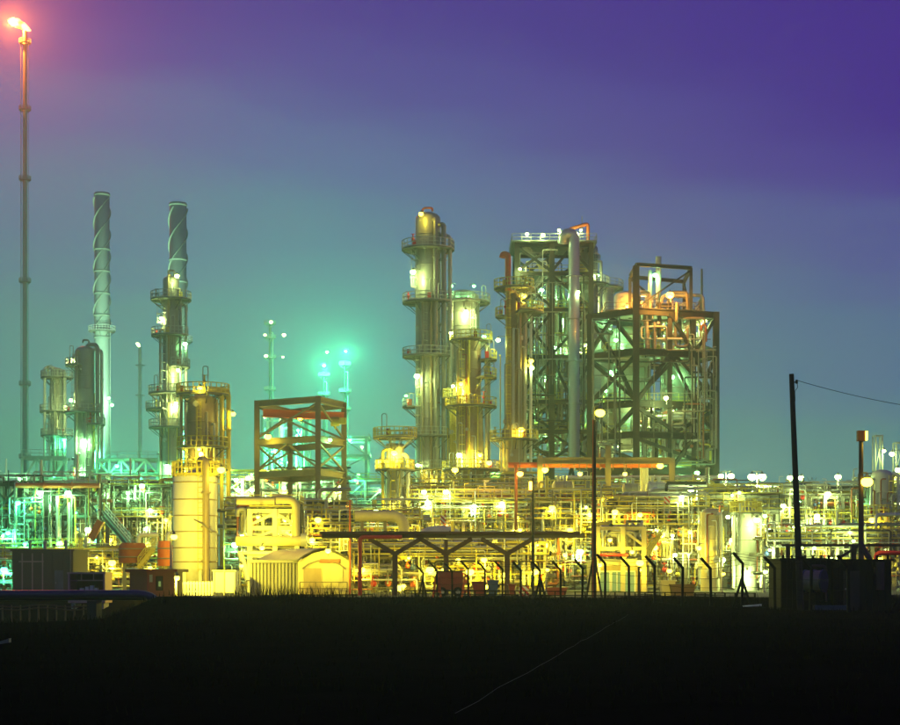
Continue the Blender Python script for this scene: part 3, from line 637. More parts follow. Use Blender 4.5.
for (lx, ly, lc, lp, dd) in [(527, 234, 'w', 1200, -1.6), (543, 235, 'w', 1200, -1.6), (559, 230, 'w', 1200, -1.6), (581, 230, 'w', 1000, -1.6), (520, 269, 'w', 2200, -1.8), (542, 290, 'g', 2600, 2), (548, 292, 'g', 2600, 3), (556, 348, 'g', 4200, 2.5), (566, 355, 'g', 3200, 4), (532, 346, 'g', 2600, 4), (546, 377, 'g', 4200, 4), (585, 345, 'w', 4500, 3), (534, 414, 'g', 3800, 3), (562, 433, 'g', 5200, 2.5), (547, 437, 'g', 4500, 3), (583, 420, 'g', 4500, 4), (578, 292, 'w', 3000, -2.6), (530, 320, 'g', 2600, 4), (563, 320, 'g', 2800, 5)]:
    q = P(lx, ly, D + dd); lamp(th, q, lc, lp * 1.6, arm=(q.x, max(D, D + dd + 1.2), q.z - .7), wide=.42)
column('regenerator_vessel', 'grey vessel poking above roof deck behind the silver duct', 588, 268, 20, 250, 340, 'clad', cat='vessel', platforms=[(285, 180, 380, 1.8)], railm='steel_l', pipes=[(-20, 262, 340, .25, .3, 'pipe'), (-150, 256, 340, .25, .3, 'pipe')], lamps=[(594, 276, 'w', 2400)], ladders=[(-60, 252, 285)])
column('hopper_vessel', 'wide pale conical hopper vessel beside the silver duct', 595, 282, 38, 290, 470, 'pale', cat='vessel', sections=[(470, 30), (345, 36), (290, 38)], railm='steel_l', head=None, platforms=[(289, 180, 400, 1.6)], lamps=[(594, 302, 'w', 3600), (598, 275, 'g', 900), (610, 330, 'g', 4000)])
column('green_drum', 'small pale drum vessel glowing green inside the dark braced frame', 560, 268, 12, 300, 345, 'pale', cat='vessel', platforms=[(310, 180, 360, .8)], nozzles=2)
column('green_drum', 'lower pale vessel with bright side lamp inside dark braced frame', 583, 270, 15, 358, 470, 'pale', cat='vessel', nozzles=3)

# ---- structure B: dark frame tower with cage on top
D = 236
A, B_, C_, E_ = (X(590, 239), 239), (X(636, 233), 233), (X(716, 237), 237), (X(668, 252), 252)
th = thing('steel_structure', 'dark frame tower with cage roof and orange glow holding big hoppers', 'steel structure', (B_[0], B_[1], 0))
zb_ = [0] + [Z(y, D) for y in (468, 433, 402, 351, 311)]
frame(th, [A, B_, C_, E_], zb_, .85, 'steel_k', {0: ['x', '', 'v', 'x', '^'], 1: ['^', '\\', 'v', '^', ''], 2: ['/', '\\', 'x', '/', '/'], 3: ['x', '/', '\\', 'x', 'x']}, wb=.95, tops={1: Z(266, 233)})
mid = Vector((*B_, 0)).lerp(Vector((*C_, 0)), .42); m2_ = Vector((*B_, 0)).lerp(Vector((*C_, 0)), .72); ml = Vector((*A, 0)).lerp(Vector((*B_, 0)), .5)
for q in (mid, m2_): b = MB(); b.ibar((q.x, q.y + .25, 0), (q.x, q.y + .25, zb_[-1] - .9), .6, .6); b.build('column', 'steel_k', th)
for (p, q) in [((ml, 4, 5), (B_, 3, 4)), ((A, 5, 5), (ml, 4, 4)), ((mid, 5, 5), (m2_, 4, 4)), ((mid, 4, 4), (m2_, 3, 3)), ((B_, 3, 3), (mid, 4, 4)), ((m2_, 3, 3), (C_, 2, 2)), ((m2_, 4, 4), (C_, 3, 3)), ((C_, 4, 4), (m2_, 3, 3)), ((mid, 1, 1), (m2_, 2, 2)), ((C_, 5, 5), (m2_, 4, 4))]:
    a = Vector((p[0][0], p[0][1] - .1, zb_[p[1]] - .5)); c = Vector((q[0][0], q[0][1] - .1, zb_[q[1]] - .5)); b = MB(); b.bar(a, c, .45); b.build('brace', 'steel_k', th)
zc = Z(268, D); cg = [(X(630, 243), 243), (X(637, 233.3), 233.3), (X(691, 236), 236), (X(684, 247), 247)]
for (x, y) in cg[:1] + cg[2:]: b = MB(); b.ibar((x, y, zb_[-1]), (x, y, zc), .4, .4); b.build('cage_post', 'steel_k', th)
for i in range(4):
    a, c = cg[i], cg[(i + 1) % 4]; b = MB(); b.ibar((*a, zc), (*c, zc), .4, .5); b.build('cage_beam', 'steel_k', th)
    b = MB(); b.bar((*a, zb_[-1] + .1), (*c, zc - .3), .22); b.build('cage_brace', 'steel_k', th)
for k, mm in ((5, 'steel'), (4, 'yellow'), (3, 'yellow'), (2, 'yellow')):
    deck(th, X(606, D), X(700, D), 236.5, 249, zb_[k] + .05 - (.0 if k < 5 else 0), mm)
rr = random.Random(9); tangle(th, X(640, D), X(705, D), 234.5, 240, zb_[4] - 1, zb_[5] + 3, 50, rr, rmax=.3); tangle(th, X(640, D), X(712, D), 235, 241, zb_[1], zb_[3], 110, rr, rmax=.26); tangle(th, X(592, D), X(714, D), 233.5, 236, zb_[1], zb_[5] - 1, 40, rr, mats=['steel_k', 'steel', 'pipe_d', 'pipe'], rmax=.14); tangle(th, X(600, D), X(640, D), 240, 247, .5, zb_[2], 34, rr)
b = MB(); q = Vector((X(705, D), 239, zb_[-1])); b.cyl(q - Vector((0, 0, 5)), q + Vector((0, 0, S(46, D))), .22, .16, n=8); b.build('mast', 'steel', th)
b = MB(); q = Vector((X(662, D), 240, zc - 3)); b.cyl(q - Vector((0, 0, 3)), q + Vector((0, 0, S(38, D))), .42, .42, n=10); b.cyl(q + Vector((-1.2, 0, -3)), q + Vector((-1.2, 0, S(24, D))), .3, n=10); b.build('vent_stack', 'pipe', th)
for k in range(1, 5):
    a_, c_ = Vector((X(700, D) - (0 if k % 2 else 4), 236.5, zb_[k] + .15)), Vector((X(700, D) - (4 if k % 2 else 0), 236.5, zb_[k + 1])); b = MB()
    for o in (0, .9): b.bar(a_ + Vector((0, o, 0)), c_ + Vector((0, o, 0)), .08, .28); b.rail([a_ + Vector((0, o, 0)), c_ + Vector((0, o, 0))], 1.0, 1.2)
    for q in range(14): b.box(a_.lerp(c_, (q + .5) / 14) + Vector((0, .45, 0)), (.28, .85, .05))
    b.build('stairs', 'steel_l', th)
for y0, y1, xx in ((353, 402, 704), (403, 432, 701), (436, 466, 699), (355, 400, 662)):
    b = MB(); b.ladder((X(xx, D), 235, Z(y1, D)), (X(xx, D), 235, Z(y0, D)), (0, -1, 0)); b.build('ladder', 'steel', th)
for (lx, ly, lc, lp, dd) in [(670, 295, 'o', 20000, 232), (655, 275, 'g', 1800, 236), (648, 333, 'w', 6500, 238.5), (684, 331, 'g', 5200, 238.5), (692, 331, 'w', 2200, 234), (705, 321, 'w', 1800, 233.5), (611, 319, 'g', 2200, 238), (616, 340, 'g', 2600, 237), (657, 332, 'g', 3000, 236), (672, 377, 'g', 3800, 233), (606, 391, 'g', 2000, 236), (648, 405, 'w', 6500, 236), (666, 398, 'w', 3000, 232), (694, 404, 'g', 2500, 236), (620, 432, 'w', 3800, 236), (619, 446, 'w', 3800, 236), (657, 447, 'g', 3800, 234), (636, 420, 'g', 4200, 237), (688, 445, 'w', 4800, 238), (716, 410, 'g', 900, 235), (627, 306, 'o', 30000, 239.5), (642, 303, 'o', 16000, 241), (697, 473, 'g', 3800, 232), (668, 470, 'g', 3800, 234), (610, 372, 'g', 2600, 239)]:
    q = P(lx, ly, dd + (3 if 232 < dd < 240 and lc != 'o' else 0)); lamp(th, q, lc, lp * (1.6 if lc != 'o' else 1), arm=(q.x + .2, q.y + 1.0, q.z - .8), wide=.45 if lx != 670 else .7)
column('hopper_vessel', 'huge grey hopper drum inside the dark frame tower', 626, 245, 50, 342, 452, 'clad', cat='hopper', sections=[(452, 8), (418, 50), (342, 50)], head='dome', rings=1.8, nozzles=4)
column('hopper_vessel', 'second grey hopper drum with cone inside dark frame tower', 676, 243, 32, 355, 432, 'clad', cat='hopper', sections=[(432, 6), (405, 32), (355, 32)], rings=1.8, nozzles=4)
column('hopper_vessel', 'low grey funnel hopper at the foot of dark frame tower', 684, 241, 26, 440, 508, 'clad', cat='hopper', sections=[(508, 3), (468, 27), (440, 16)], head=None, rings=0, nozzles=3)
column('hopper_vessel', 'squat orange lit drum on the roof of dark frame tower', 625, 247, 22, 298, 312, 'pale', cat='hopper', head='dome', rings=0, nozzles=3)

# ---- portal with orange beam
D = 196
th = thing('portal_frame', 'brown portal frame with long orange pipe hung below its beam', 'steel frame', (X(608, D), D, 0))
for x, yt in ((540, 456), (608, 446), (672, 458)): b = MB(); b.ibar((X(x, D), D, 0), (X(x, D), D, Z(yt, D)), .62, .62); b.build('column', 'steel_tan', th)
for x0, x1 in ((540, 608), (608, 672)): b = MB(); b.ibar((X(x0, D) + .31, D, Z(458, D) - .3), (X(x1, D) - .31, D, Z(458, D) - .3), .5, .75); b.build('beam', 'steel_tan', th)
b = MB(); b.pipe([P(508, 465, D + 1), P(662, 465, D + 1)], .34, 10, flange=4); b.build('pipe', 'orange', th)
b = MB(); b.pipe([P(516, 465, D + .6), P(516, 530, D + .6)], .2, 10); b.build('pipe', 'rustred', th)
for k in range(3): b = MB(); b.pipe([P(642 + k * 2.2, 560, D + 1.6 + k * .2), P(642 + k * 2.2, 466 - k, D + 1.6 + k * .2), P(634 - k, 466 - k, D + 2 + k * .2)], .24, 8); b.build('pipe', 'pipe', th)
for j in range(9): b = MB(); x = 548 + j * 13; b.bar(P(x, 458, D), P(x, 470, D), .1); b.build('hanger', 'steel_tan', th)
for (lx, ly, lc, lp) in [(545, 470, 'y', 2600), (580, 474, 'y', 2200), (625, 474, 'y', 2200), (660, 466, 'y', 1200), (520, 474, 'o', 1000)]: q = P(lx, ly, D - 1.2); lamp(th, q, lc, lp, arm=(q.x, D - .2, Z(461, D)))
drum('heat_exchanger', 'yellow lit drum under the portal nearest the tan pipe column', 552, 574, 487, 192, 6, 'cream'); drum('heat_exchanger', 'yellow lit drum under the portal between pipes and right column', 622, 640, 489, 192, 5.5, 'cream'); drum('heat_exchanger', 'drum with bright round end under the portal right column', 645, 668, 489, 193, 7.5, 'pale')

# ================================================================== LEFT: racks, trusses, cabins
rack('pipe_rack', 'dark beamed pipe rack with orange pipe and green lamps', -8, 100, 205, 6, (549, 516, 483), 4, 'steel_k', 6, 60, [(40, 493, 'g', 4200), (68, 493, 'g', 4800), (18, 503, 'c', 7000), (8, 533, 'c', 6000), (60, 543, 'g', 3200), (25, 544, 'c', 4000), (88, 530, 'w', 4600)], 21, ['x', 'v', 'x'], rails=[(1, 'yellow')], w=.5)
th = bpy.context.scene.objects['pipe_rack']
b = MB(); b.pipe([P(16, 485.5, 204), P(100, 485.5, 204)], .32, 10, flange=5); b.build('pipe', 'orange', th)
rack('pipe_rack', 'green lit pipe rack between orange pipe rack and silo', 100, 172, 212, 6, (552, 518, 486), 3, 'steel_k', 7, 60, [(105, 494, 'g', 4800), (128, 493, 'g', 4800), (142, 486, 'g', 3000), (150, 510, 'w', 3500), (166, 520, 'y', 3200), (110, 540, 'y', 4500), (148, 545, 'y', 3500)], 22, ['\\', '/', 'x'], rails=[(2, 'yellow'), (3, 'yellow')], w=.45)
def truss(label, x0, x1, y0, y1, D, n, m='steel_l', seed=0):
    th = thing('truss_bridge', label, 'bridge', (X((x0 + x1) / 2, D), D, 0)); za, zb = Z(y1, D), Z(y0, D); xs_ = [X(x0 + (x1 - x0) * j / n, D) for j in range(n + 1)]
    for z in (za, zb): 
        for yy in (D, D + 3): b = MB(); b.ibar((xs_[0], yy, z), (xs_[-1], yy, z), .4, .45); b.build('chord', m, th)
    for j, x in enumerate(xs_):
        b = MB(); b.bar((x, D, za), (x, D, zb), .3); b.build('post', m, th)
        if j < n: b = MB(); s = (j + seed) % 2; b.bar((x, D - .05, za if s else zb), (xs_[j + 1], D - .05, zb if s else za), .32); b.build('brace', m, th)
    for x in (xs_[0], xs_[-1]):
        for yy in (D, D + 3): b = MB(); b.ibar((x, yy + .02, 0), (x, yy + .02, za - .2), .5, .5); b.build('leg', m, th)
    b = MB(); b.rail([(xs_[0], D, zb + .2), (xs_[-1], D, zb + .2)]); b.build('railing', m, th)
    for k in range(3): b = MB(); b.pipe([(xs_[0] - 1, D + .7 + k * .8, za + .6), (xs_[-1] + 1, D + .7 + k * .8, za + .6)], .22 + .05 * k, 8, flange=4); b.build('pipe', 'pipe', th)
    return th
t1 = truss('teal lit truss bridge between spiral chimney foot and slim tower', 97, 158, 460, 474, 262, 5)
lamp(t1, P(117, 466, 260), 'c', 5000, arm=P(117, 462, 262)); lamp(t1, P(140, 478, 260), 'c', 6000, arm=P(140, 474, 262)); lamp(t1, P(100, 482, 258), 'g', 6000, arm=P(100, 474, 262))
t2 = truss('green truss bridge running behind the orange pipe rack', 22, 66, 458, 481, 258, 3, seed=1)
lamp(t2, P(30, 490, 255), 'g', 5000, arm=P(30, 481, 258)); lamp(t2, P(54, 476, 254), 'c', 5000, arm=P(54, 470, 258))
for (lb, x0, x1, y0, y1, D, n, sd) in [('pale railed walkway above the dark rack with orange pipe', -6, 27, 472, 483, 215, 3, 3)]:
    th = thing('walkway', lb, 'walkway', (X(10, D), D, 0)); deck(th, X(x0, D), X(x1, D), D, D + 3, Z(y1, D), 'white')
    for x in (x0 + 2, x1 - 2): b = MB(); b.ibar((X(x, D), D + 1.5, 0), (X(x, D), D + 1.5, Z(y1, D)), .4, .4); b.build('post', 'steel_l', th)
    b = MB(); b.cyl((X(4, D), D + 1, Z(483, D)), (X(4, D), D + 1, Z(458, D)), .12, n=8); b.build('mast', 'white', th); lamp(th, P(20, 479, D - 1), 'g', 3000, arm=P(20, 482, D))
rack('pipe_rack', 'far rack behind the truss bridges left of slim tower', -10, 165, 300, 8, (540, 510, 488), 8, 'steel_l', 7, 70, [(15, 500, 'c', 6000), (50, 505, 'g', 6000), (92, 500, 'g', 6000), (125, 505, 'g', 6000), (155, 500, 'g', 6000)], 23, ['x', '', 'v'], rails=[(3, 'yellow')], posts=6)
rack('pipe_rack', 'ground level rack behind olive building and open cabin', -6, 176, 180, 4, (580, 560), 7, 'steel_l', 5, 70, [(4, 570, 'c', 3200), (78, 560, 'y', 2600), (112, 563, 'y', 3200), (150, 568, 'y', 2500)], 24, None, rails=[(2, 'yellow')], mats=PM + ['yellow', 'white'])
# sloping conveyor chutes
th = thing('chute', 'sloping dark conveyor chute above the rusty wrapped vessels', 'chute', P(112, 560, 196)); th.location.z = 0
b = MB(); b.ibar(P(105, 514, 200), P(131, 545, 190), .9, .8); b.build('trough', 'steel', th); b = MB(); b.rail([P(105, 512, 199), P(131, 543, 189)], .9); b.build('railing', 'pipe_w', th)
for x, y, d in ((108, 519, 199), (127, 541, 191)): b = MB(); q = P(x, y, d); b.ibar((q.x, q.y, 0), (q.x, q.y, q.z - .3), .35, .35); b.build('leg', 'steel', th)
th = thing('chute', 'short sloping orange chute beside green lit pipe rack', 'chute', P(95, 560, 198)); th.location.z = 0
b = MB(); b.bar(P(91, 539, 199), P(101, 521, 199), 1.0, .8); b.build('trough', 'orange', th); b = MB(); q = P(97, 527, 199); b.ibar((q.x, q.y + .6, 0), (q.x, q.y + .6, q.z), .35, .35); b.build('leg', 'steel', th)
# stairs
def stairs(label, x0, y0, x1, y1, D, m='yellow'):
    a, c = P(x0, y0, D), P(x1, y1, D); th = thing('staircase', label, 'stairs', (a.x, D, max(0, min(a.z, c.z)))); o = Vector((0, 1.0, 0))
    for k in (0, 1): b = MB(); b.bar(a + o * k, c + o * k, .08, .3); s = b.build('stringer', m, th); b = MB(); b.rail([a + o * k, c + o * k], 1.05, 1.0); b.build('railing', m, s)
    n = max(4, int(abs(c.z - a.z) / .28))
    for j in range(n): p = a.lerp(c, (j + .5) / n); b = MB(); b.box(p + o * .5, (.3, .92, .05)); b.build('tread', 'grate', th)
stairs('yellow stairs climbing beside the olive building', 70, 570, 80, 548, 165); stairs('yellow stairs behind the red cabin', 138, 568, 153, 549, 158)
stairs('steep yellow stairs under red pipe by brown pipe bridge', 366, 558, 378, 530, 168); stairs('yellow stairs right of the window building', 645, 560, 662, 533, 172)
# wrapped vessels
for lb, x, w, yt, yb, m in (('rust red wrapped vessel above the red cabin roof', 133, 28, 543, 563, 'rustred'), ('orange wrapped drum beside the silo foot', 165, 15, 541, 566, 'orange')):
    D = 160; th = thing('wrapped_vessel', lb, 'vessel', (X(x, D), D, 0)); r = S(w, D) / 2; rr = random.Random(x); b = MB(); rings = []
    for k in range(9):
        z = Z(yb, D) + (Z(yt, D) - Z(yb, D)) * k / 8; rings.append([(X(x, D) + r * (1 + rr.uniform(-.06, .06)) * (1 if k < 7 else (.93 if k == 7 else .75)) * math.cos(a), D + r * .8 * (1 + rr.uniform(-.06, .06)) * math.sin(a), z) for a in [2 * PI * j / 18 for j in range(18)]])
    b.loft(rings); b.build('wrapping', m, th)
    for dx in (-.6, .6): b = MB(); b.ibar((X(x, D) + r * dx, D, 0), (X(x, D) + r * dx, D, Z(yb, D) + .1), .3, .3); b.build('leg', 'steel', th)
    for k in (.3, .7): b = MB(); z = Z(yb, D) + (Z(yt, D) - Z(yb, D)) * k; b.lathe((X(x, D), D, 0), [(r * 1.02, z - .06), (r * 1.08, z - .05), (r * 1.08, z + .05), (r * 1.02, z + .06)], 18); b.build('strap', 'steel', th)
    b = MB(); b.pipe([P(x + w * .2, yt + 2, D), P(x + w * .2, yt - 8, D), P(x + w * .9, yt - 8, D)], .22, 8); b.build('pipe', 'pipe_w', th)
# ---- silo
D = 150; x = 195; r = S(44, D) / 2; cx = X(x, D)
th = thing('silo', 'big pale yellow lit silo with railed top on conical foot', 'silo', (cx, D, 0))
zt, z1, z2 = Z(478, D), Z(568, D), Z(588, D)
b = MB(); b.lathe((cx, D, 0), [(.5, z2), (r, z1), (r, zt), (r * .9, zt + .25), (.3, zt + .7)], 40); sh = b.build('shell', 'silo', th)
for yy in (483, 500, 516, 532, 548, 562): b = MB(); z = Z(yy, D); b.lathe((cx, D, 0), [(r - .01, z - .06), (r + .035, z - .05), (r + .035, z + .05), (r - .01, z + .06)], 40); b.build('seam', 'clad_tan', sh)
for a in (-150, -115, -65, -30, 30, 80, 130): u = (math.cos(math.radians(a)), math.sin(math.radians(a))); b = MB(); b.ibar((cx + u[0] * (r - .3), D + u[1] * (r - .3), 0), (cx + u[0] * (r - .3), D + u[1] * (r - .3), z1 + .2), .28, .28); b.build('leg', 'silo', th)
b = MB(); plat_ring(b, (cx, D), r * .2, r * .85, 0, 2 * PI, zt + .3, 20); pf = b.build('platform', 'yellow', th); b = MB(); rail_ring(b, (cx, D), r, .1, 0, 2 * PI, zt + .2); b.build('railing', 'yellow', pf)
b = MB(); b.pipe([(cx + r * .62, D - r * .86, Z(597, D) + .2), (cx + r * .62, D - r * .86, zt + 1.6), (cx + r * .2, D - r * .2, zt + 1.6), (cx + r * .2, D - r * .2, zt)], .3, 10, flange=4); b.build('pipe', 'clad_tan', th)
b = MB(); b.ladder((cx + r * .4, D - r * .95, 2), (cx + r * .4, D - r * .95, zt + 1), (0, -1, 0), cage=False); b.build('ladder', 'yellow', th)
b = MB(); q = Vector((cx + r * .1, D - r * 1.0, Z(520, D))); b.pipe([q, q + Vector((.8, -.3, -.4)), q + Vector((1.6, -.1, -1.2))], .06, 6); b.build('hose', 'pipe_d', th)
lamp_pole('lamp_post', 'tall flood lamp post lighting the pale silo from its left', 171, 535, 134, 174, 537, 'y', 66000, 'steel_l', .07, wide=.4, aim=(.3, 1, -.05)); lamp_pole('lamp_post', 'short lamp post between red cabin and low white fence', 176, 575, 117, 177, 578, 'y', 3000, 'steel_l', .06, wide=.3, lr=.2); lamp(th, P(221, 470, D - r), 'y', 900, arm=(cx + r * .9, D - r * .4, zt + .9))
# white low wall of panels and tank by the silo
D = 138; th = thing('low_fence', 'low white slatted fence at the silo foot', 'fence', (X(195, D), D, 0))
for j in range(13): b = MB(); xx = X(176 + j * 3, D); b.b2(xx - .08, xx + .08, D - .04, D + .04, 0, 1.15); b.build('slat', 'white', th)
for z in (.35, 1.0): b = MB(); b.b2(X(175, D), X(214, D), D + .045, D + .1, z - .06, z + .06); b.build('rail', 'white', th)
D = 139; th = thing('liquid_tank', 'white box tank with green end beside the silo foot', 'tank', (X(225, D), D, 0)); b = MB(); b.b2(X(213, D), X(224, D), D, D + 1.6, .25, 2.0); b.build('end_panel', 'pale', th); b = MB(); b.b2(X(224, D), X(236, D), D, D + 1.6, .25, 2.0); b.build('side_panel', 'white', th)
for xx in (214, 224, 235): b = MB(); b.bar((X(xx, D), D - .05, 0), (X(xx, D), D - .05, 2.1), .09); b.build('frame_post', 'steel_l', th)
b = MB(); b.b2(X(212.5, D), X(236.5, D), D - .1, D + 1.7, 2.0, 2.1); b.build('lid', 'steel_l', th)

# ================================================================== MIDDLE: exchangers, racks, vessels
D = 160; th = thing('exchanger_skid', 'bright yellow pipe frame skid with A shaped braces and thick pipes', 'pipe skid', (X(270, D), D, 0))
zz = [0, Z(553, D), Z(541, D), Z(526, D), Z(509, D)]; xx = [X(v, D) for v in (250, 275, 297)]
frame(th, [(v, D) for v in xx], zz, .45, 'pipe_w', {0: ['', '', '/', '/'], 1: ['', '', '\\', '\\']}, closed=False, wb=.4); frame(th, [(v, D + 4) for v in xx], zz, .4, 'pipe_w', closed=False)
for pts, r_, mm in [([P(237, 501, D - .8), P(275, 501, D - .8)], .36, 'cream'), ([P(236, 541, D - .9), P(302, 541, D - .9)], .48, 'cream'), ([P(276, 500, D - .7), P(296, 500, D - .7), P(296, 541, D - .7)], .38, 'cream'), ([P(238, 553, D - .5), P(305, 553, D - .5)], .2, 'pipe_w'), ([P(240, 553, D - .5), P(248, 580, D - .5)], .3, 'pipe_w'), ([P(272, 497, D), P(287, 497, D)], .3, 'cream'), ([P(255, 515, D + 1), P(296, 515, D + 1)], .28, 'pipe'), ([P(255, 531, D + 1), P(296, 531, D + 1)], .28, 'pipe')]:
    b = MB(); b.pipe(pts, r_, 12, flange=0); b.build('pipe', mm, th)
b = MB(); q = P(303, 540, D - .9); b.cyl(q - Vector((.2, 0, 0)), q + Vector((.35, 0, 0)), .62, n=14); b.build('end_flange', 'pipe', th)
rr = random.Random(3); tangle(th, X(236, D), X(300, D), D + .4, D + 3.6, zz[1], zz[-1] + .5, 40, rr); deck(th, X(250, D), X(300, D), D - .2, D + 4, zz[-1] + .1, 'yellow')
for (lx, ly, lc, lp) in [(242, 536, 'w', 1200), (262, 548, 'y', 3000), (290, 535, 'y', 2600), (258, 517, 'y', 2600), (285, 520, 'y', 2600)]: q = P(lx, ly, D - 2.6 if ly in (548, 517) else D + .6); lamp(th, q, lc, lp, arm=(q.x, D + 1.6, q.z - .5), wide=.3, r=.2)
rack('pipe_rack', 'teal lit rack behind the silo and the crane frame', 222, 345, 262, 8, (545, 518, 495, 478), 6, 'steel_l', 7, 80, [(228, 465, 'g', 3500), (236, 480, 'g', 3500), (248, 478, 'w', 3000), (252, 490, 'w', 3500), (268, 472, 'w', 3500), (238, 490, 'w', 2500), (290, 476, 'w', 4500), (284, 488, 'w', 4500), (300, 470, 'g', 3500), (320, 482, 'g', 4500), (338, 487, 'w', 4500), (330, 500, 'w', 4500)], 31, ['x', '/', '\\'], rails=[(4, 'yellow')], posts=12)
rack('pipe_rack', 'yellow railed rack around the crane frame foot', 302, 420, 176, 7, (565, 540, 521), 6, 'steel_tan', 7, 90, [(312, 540, 'y', 2200), (345, 535, 'y', 2200), (376, 512, 'w', 1800), (335, 565, 'y', 2000), (385, 545, 'y', 2500), (405, 530, 'y', 2500), (318, 520, 'y', 1600)], 32, ['/', '\\', ''], rails=[(3, 'yellow'), (2, 'yellow')], posts=10)
rack('pipe_rack', 'yellow railed rack at the feet of ringed and ribbed towers', 410, 535, 205, 8, (570, 545, 520, 500), 7, 'steel_l', 8, 130, [(424, 492, 'w', 2600), (446, 492, 'w', 2600), (428, 503, 'w', 2600), (474, 506, 'w', 4500), (502, 503, 'w', 3800), (440, 530, 'y', 3500), (465, 535, 'y', 3500), (495, 540, 'y', 3500), (520, 530, 'y', 3500), (455, 470, 'y', 3000), (489, 463, 'o', 2600)], 33, ['', 'x', '', '/'], rails=[(4, 'yellow'), (3, 'yellow'), (2, 'yellow')], posts=16, mats=PM + ['yellow'])
rack('pipe_rack', 'low yellow rack behind the brown pipe bridge', 352, 545, 158, 4, (578, 556), 9, 'steel_tan', 6, 120, [(362, 570, 'y', 1300), (400, 588, 'y', 1300), (430, 570, 'y', 1500), (470, 572, 'y', 1500), (505, 575, 'y', 1500), (535, 572, 'y', 1500), (484, 560, 'y', 1500)], 34, None, rails=[(2, 'yellow')], mats=PM + ['yellow', 'cream', 'white'])
column('storage_vessel', 'squat pale domed vessel behind the brown pipe bridge', 440, 168, 48, 540, 600, 'pale', cat='vessel', pipes=[(-140, 540, 590, .3, .3, 'pipe_w'), (-60, 545, 590, .25, .3, 'rustred')], nozzles=3, lamps=[(418, 556, 'y', 2200), (462, 552, 'y', 2000)])
b = MB(); th = thing('elbow_pipe', 'thick pale pipe bending down left of squat domed vessel', 'pipe', (X(405, 164), 164, 0)); b.pipe([P(355, 516, 164), P(404, 516, 164), P(404, 545, 164), P(404, 598, 164)], .55, 12, 1.4); b.build('pipe', 'cream', th)
for xx in (362, 385): b = MB(); b.ibar((X(xx, 164), 164, 0), (X(xx, 164), 164, Z(516, 164) - .5), .3, .3); b.build('support', 'steel_tan', th)
# window building and yellow module
D = 165; th = thing('module_building', 'yellow framed building with green lit windows', 'building', (X(620, D), D, 0))
b = MB(); b.b2(X(594, D), X(648, D), D + .6, D + 8, 0, Z(562, D)); b.build('wall', 'clad_tan', th); b = MB(); b.b2(X(593, D), X(649, D), D - .2, D + 8.4, Z(562, D), Z(559, D)); b.build('roof', 'steel_l', th)
gl = mat('window_light', (.05, .08, .07), emit=(.55, .85, .22), estr=.3)
for j, xw in enumerate((600, 612.5, 625)):
    w0, w1 = X(xw, D), X(xw + 10, D); z0, z1 = Z(593, D), Z(572, D); b = MB()
    for s in ((w0 - .1, w1 + .1, z0 - .12, z0), (w0 - .1, w1 + .1, z1, z1 + .12), (w0 - .1, w0, z0, z1), (w1, w1 + .1, z0, z1), ((w0 + w1) / 2 - .04, (w0 + w1) / 2 + .04, z0, z1)): b.b2(s[0], s[1], D + .45, D + .62, s[2], s[3])
    wf = b.build('window', 'white', th); b = MB(); b.b2(w0, w1, D + .56, D + .59, z0, z1); b.build('pane', gl, wf)
zz = [0, Z(562, D), Z(547, D), Z(527, D)]; frame(th, [(X(v, D), D - .8) for v in (597, 622, 643)], zz, .42, 'cream', {0: ['', '', ''], 1: ['', '', '\\']}, closed=False)
b = MB(); b.pipe([P(600, 555, D - 1.2), P(628, 555, D - 1.2)], .14, 8); b.build('pipe', 'red', th); rr = random.Random(8); tangle(th, X(598, D), X(643, D), D + .2, D + 4, Z(558, D), Z(520, D), 40, rr, mats=PM + ['yellow'])
for (lx, ly, lc, lp) in [(610, 540, 'y', 1600), (632, 552, 'y', 1600), (600, 565, 'y', 1600), (565, 555, 'y', 1800), (640, 570, 'y', 1200)]: q = P(lx, ly, D - 1.6); lamp(th, q, lc, lp, arm=(q.x, D - .6, q.z - .4), wide=.3, r=.2)
rack('pipe_rack', 'dense yellow rack below the portal orange pipe', 535, 612, 184, 7, (560, 538, 520, 500), 4, 'steel_tan', 8, 110, [(552, 508, 'y', 2400), (570, 530, 'y', 2400), (590, 515, 'y', 2400), (545, 545, 'y', 2400), (580, 552, 'w', 2400), (605, 500, 'y', 2000)], 35, ['', '/', 'x', ''], rails=[(4, 'yellow'), (3, 'yellow')], posts=8, mats=PM + ['yellow', 'cream'])
rack('pipe_rack', 'railed yellow walkway rack right of the portal column', 606, 705, 180, 7, (560, 545, 526, 508), 5, 'steel_tan', 9, 110, [(615, 512, 'y', 2000), (640, 515, 'y', 2000), (662, 535, 'y', 2200), (682, 497, 'w', 2600), (690, 532, 'y', 2200), (655, 548, 'y', 2200), (675, 555, 'w', 1800)], 36, ['', '\\', '', '/'], rails=[(4, 'yellow'), (3, 'yellow')], posts=8)
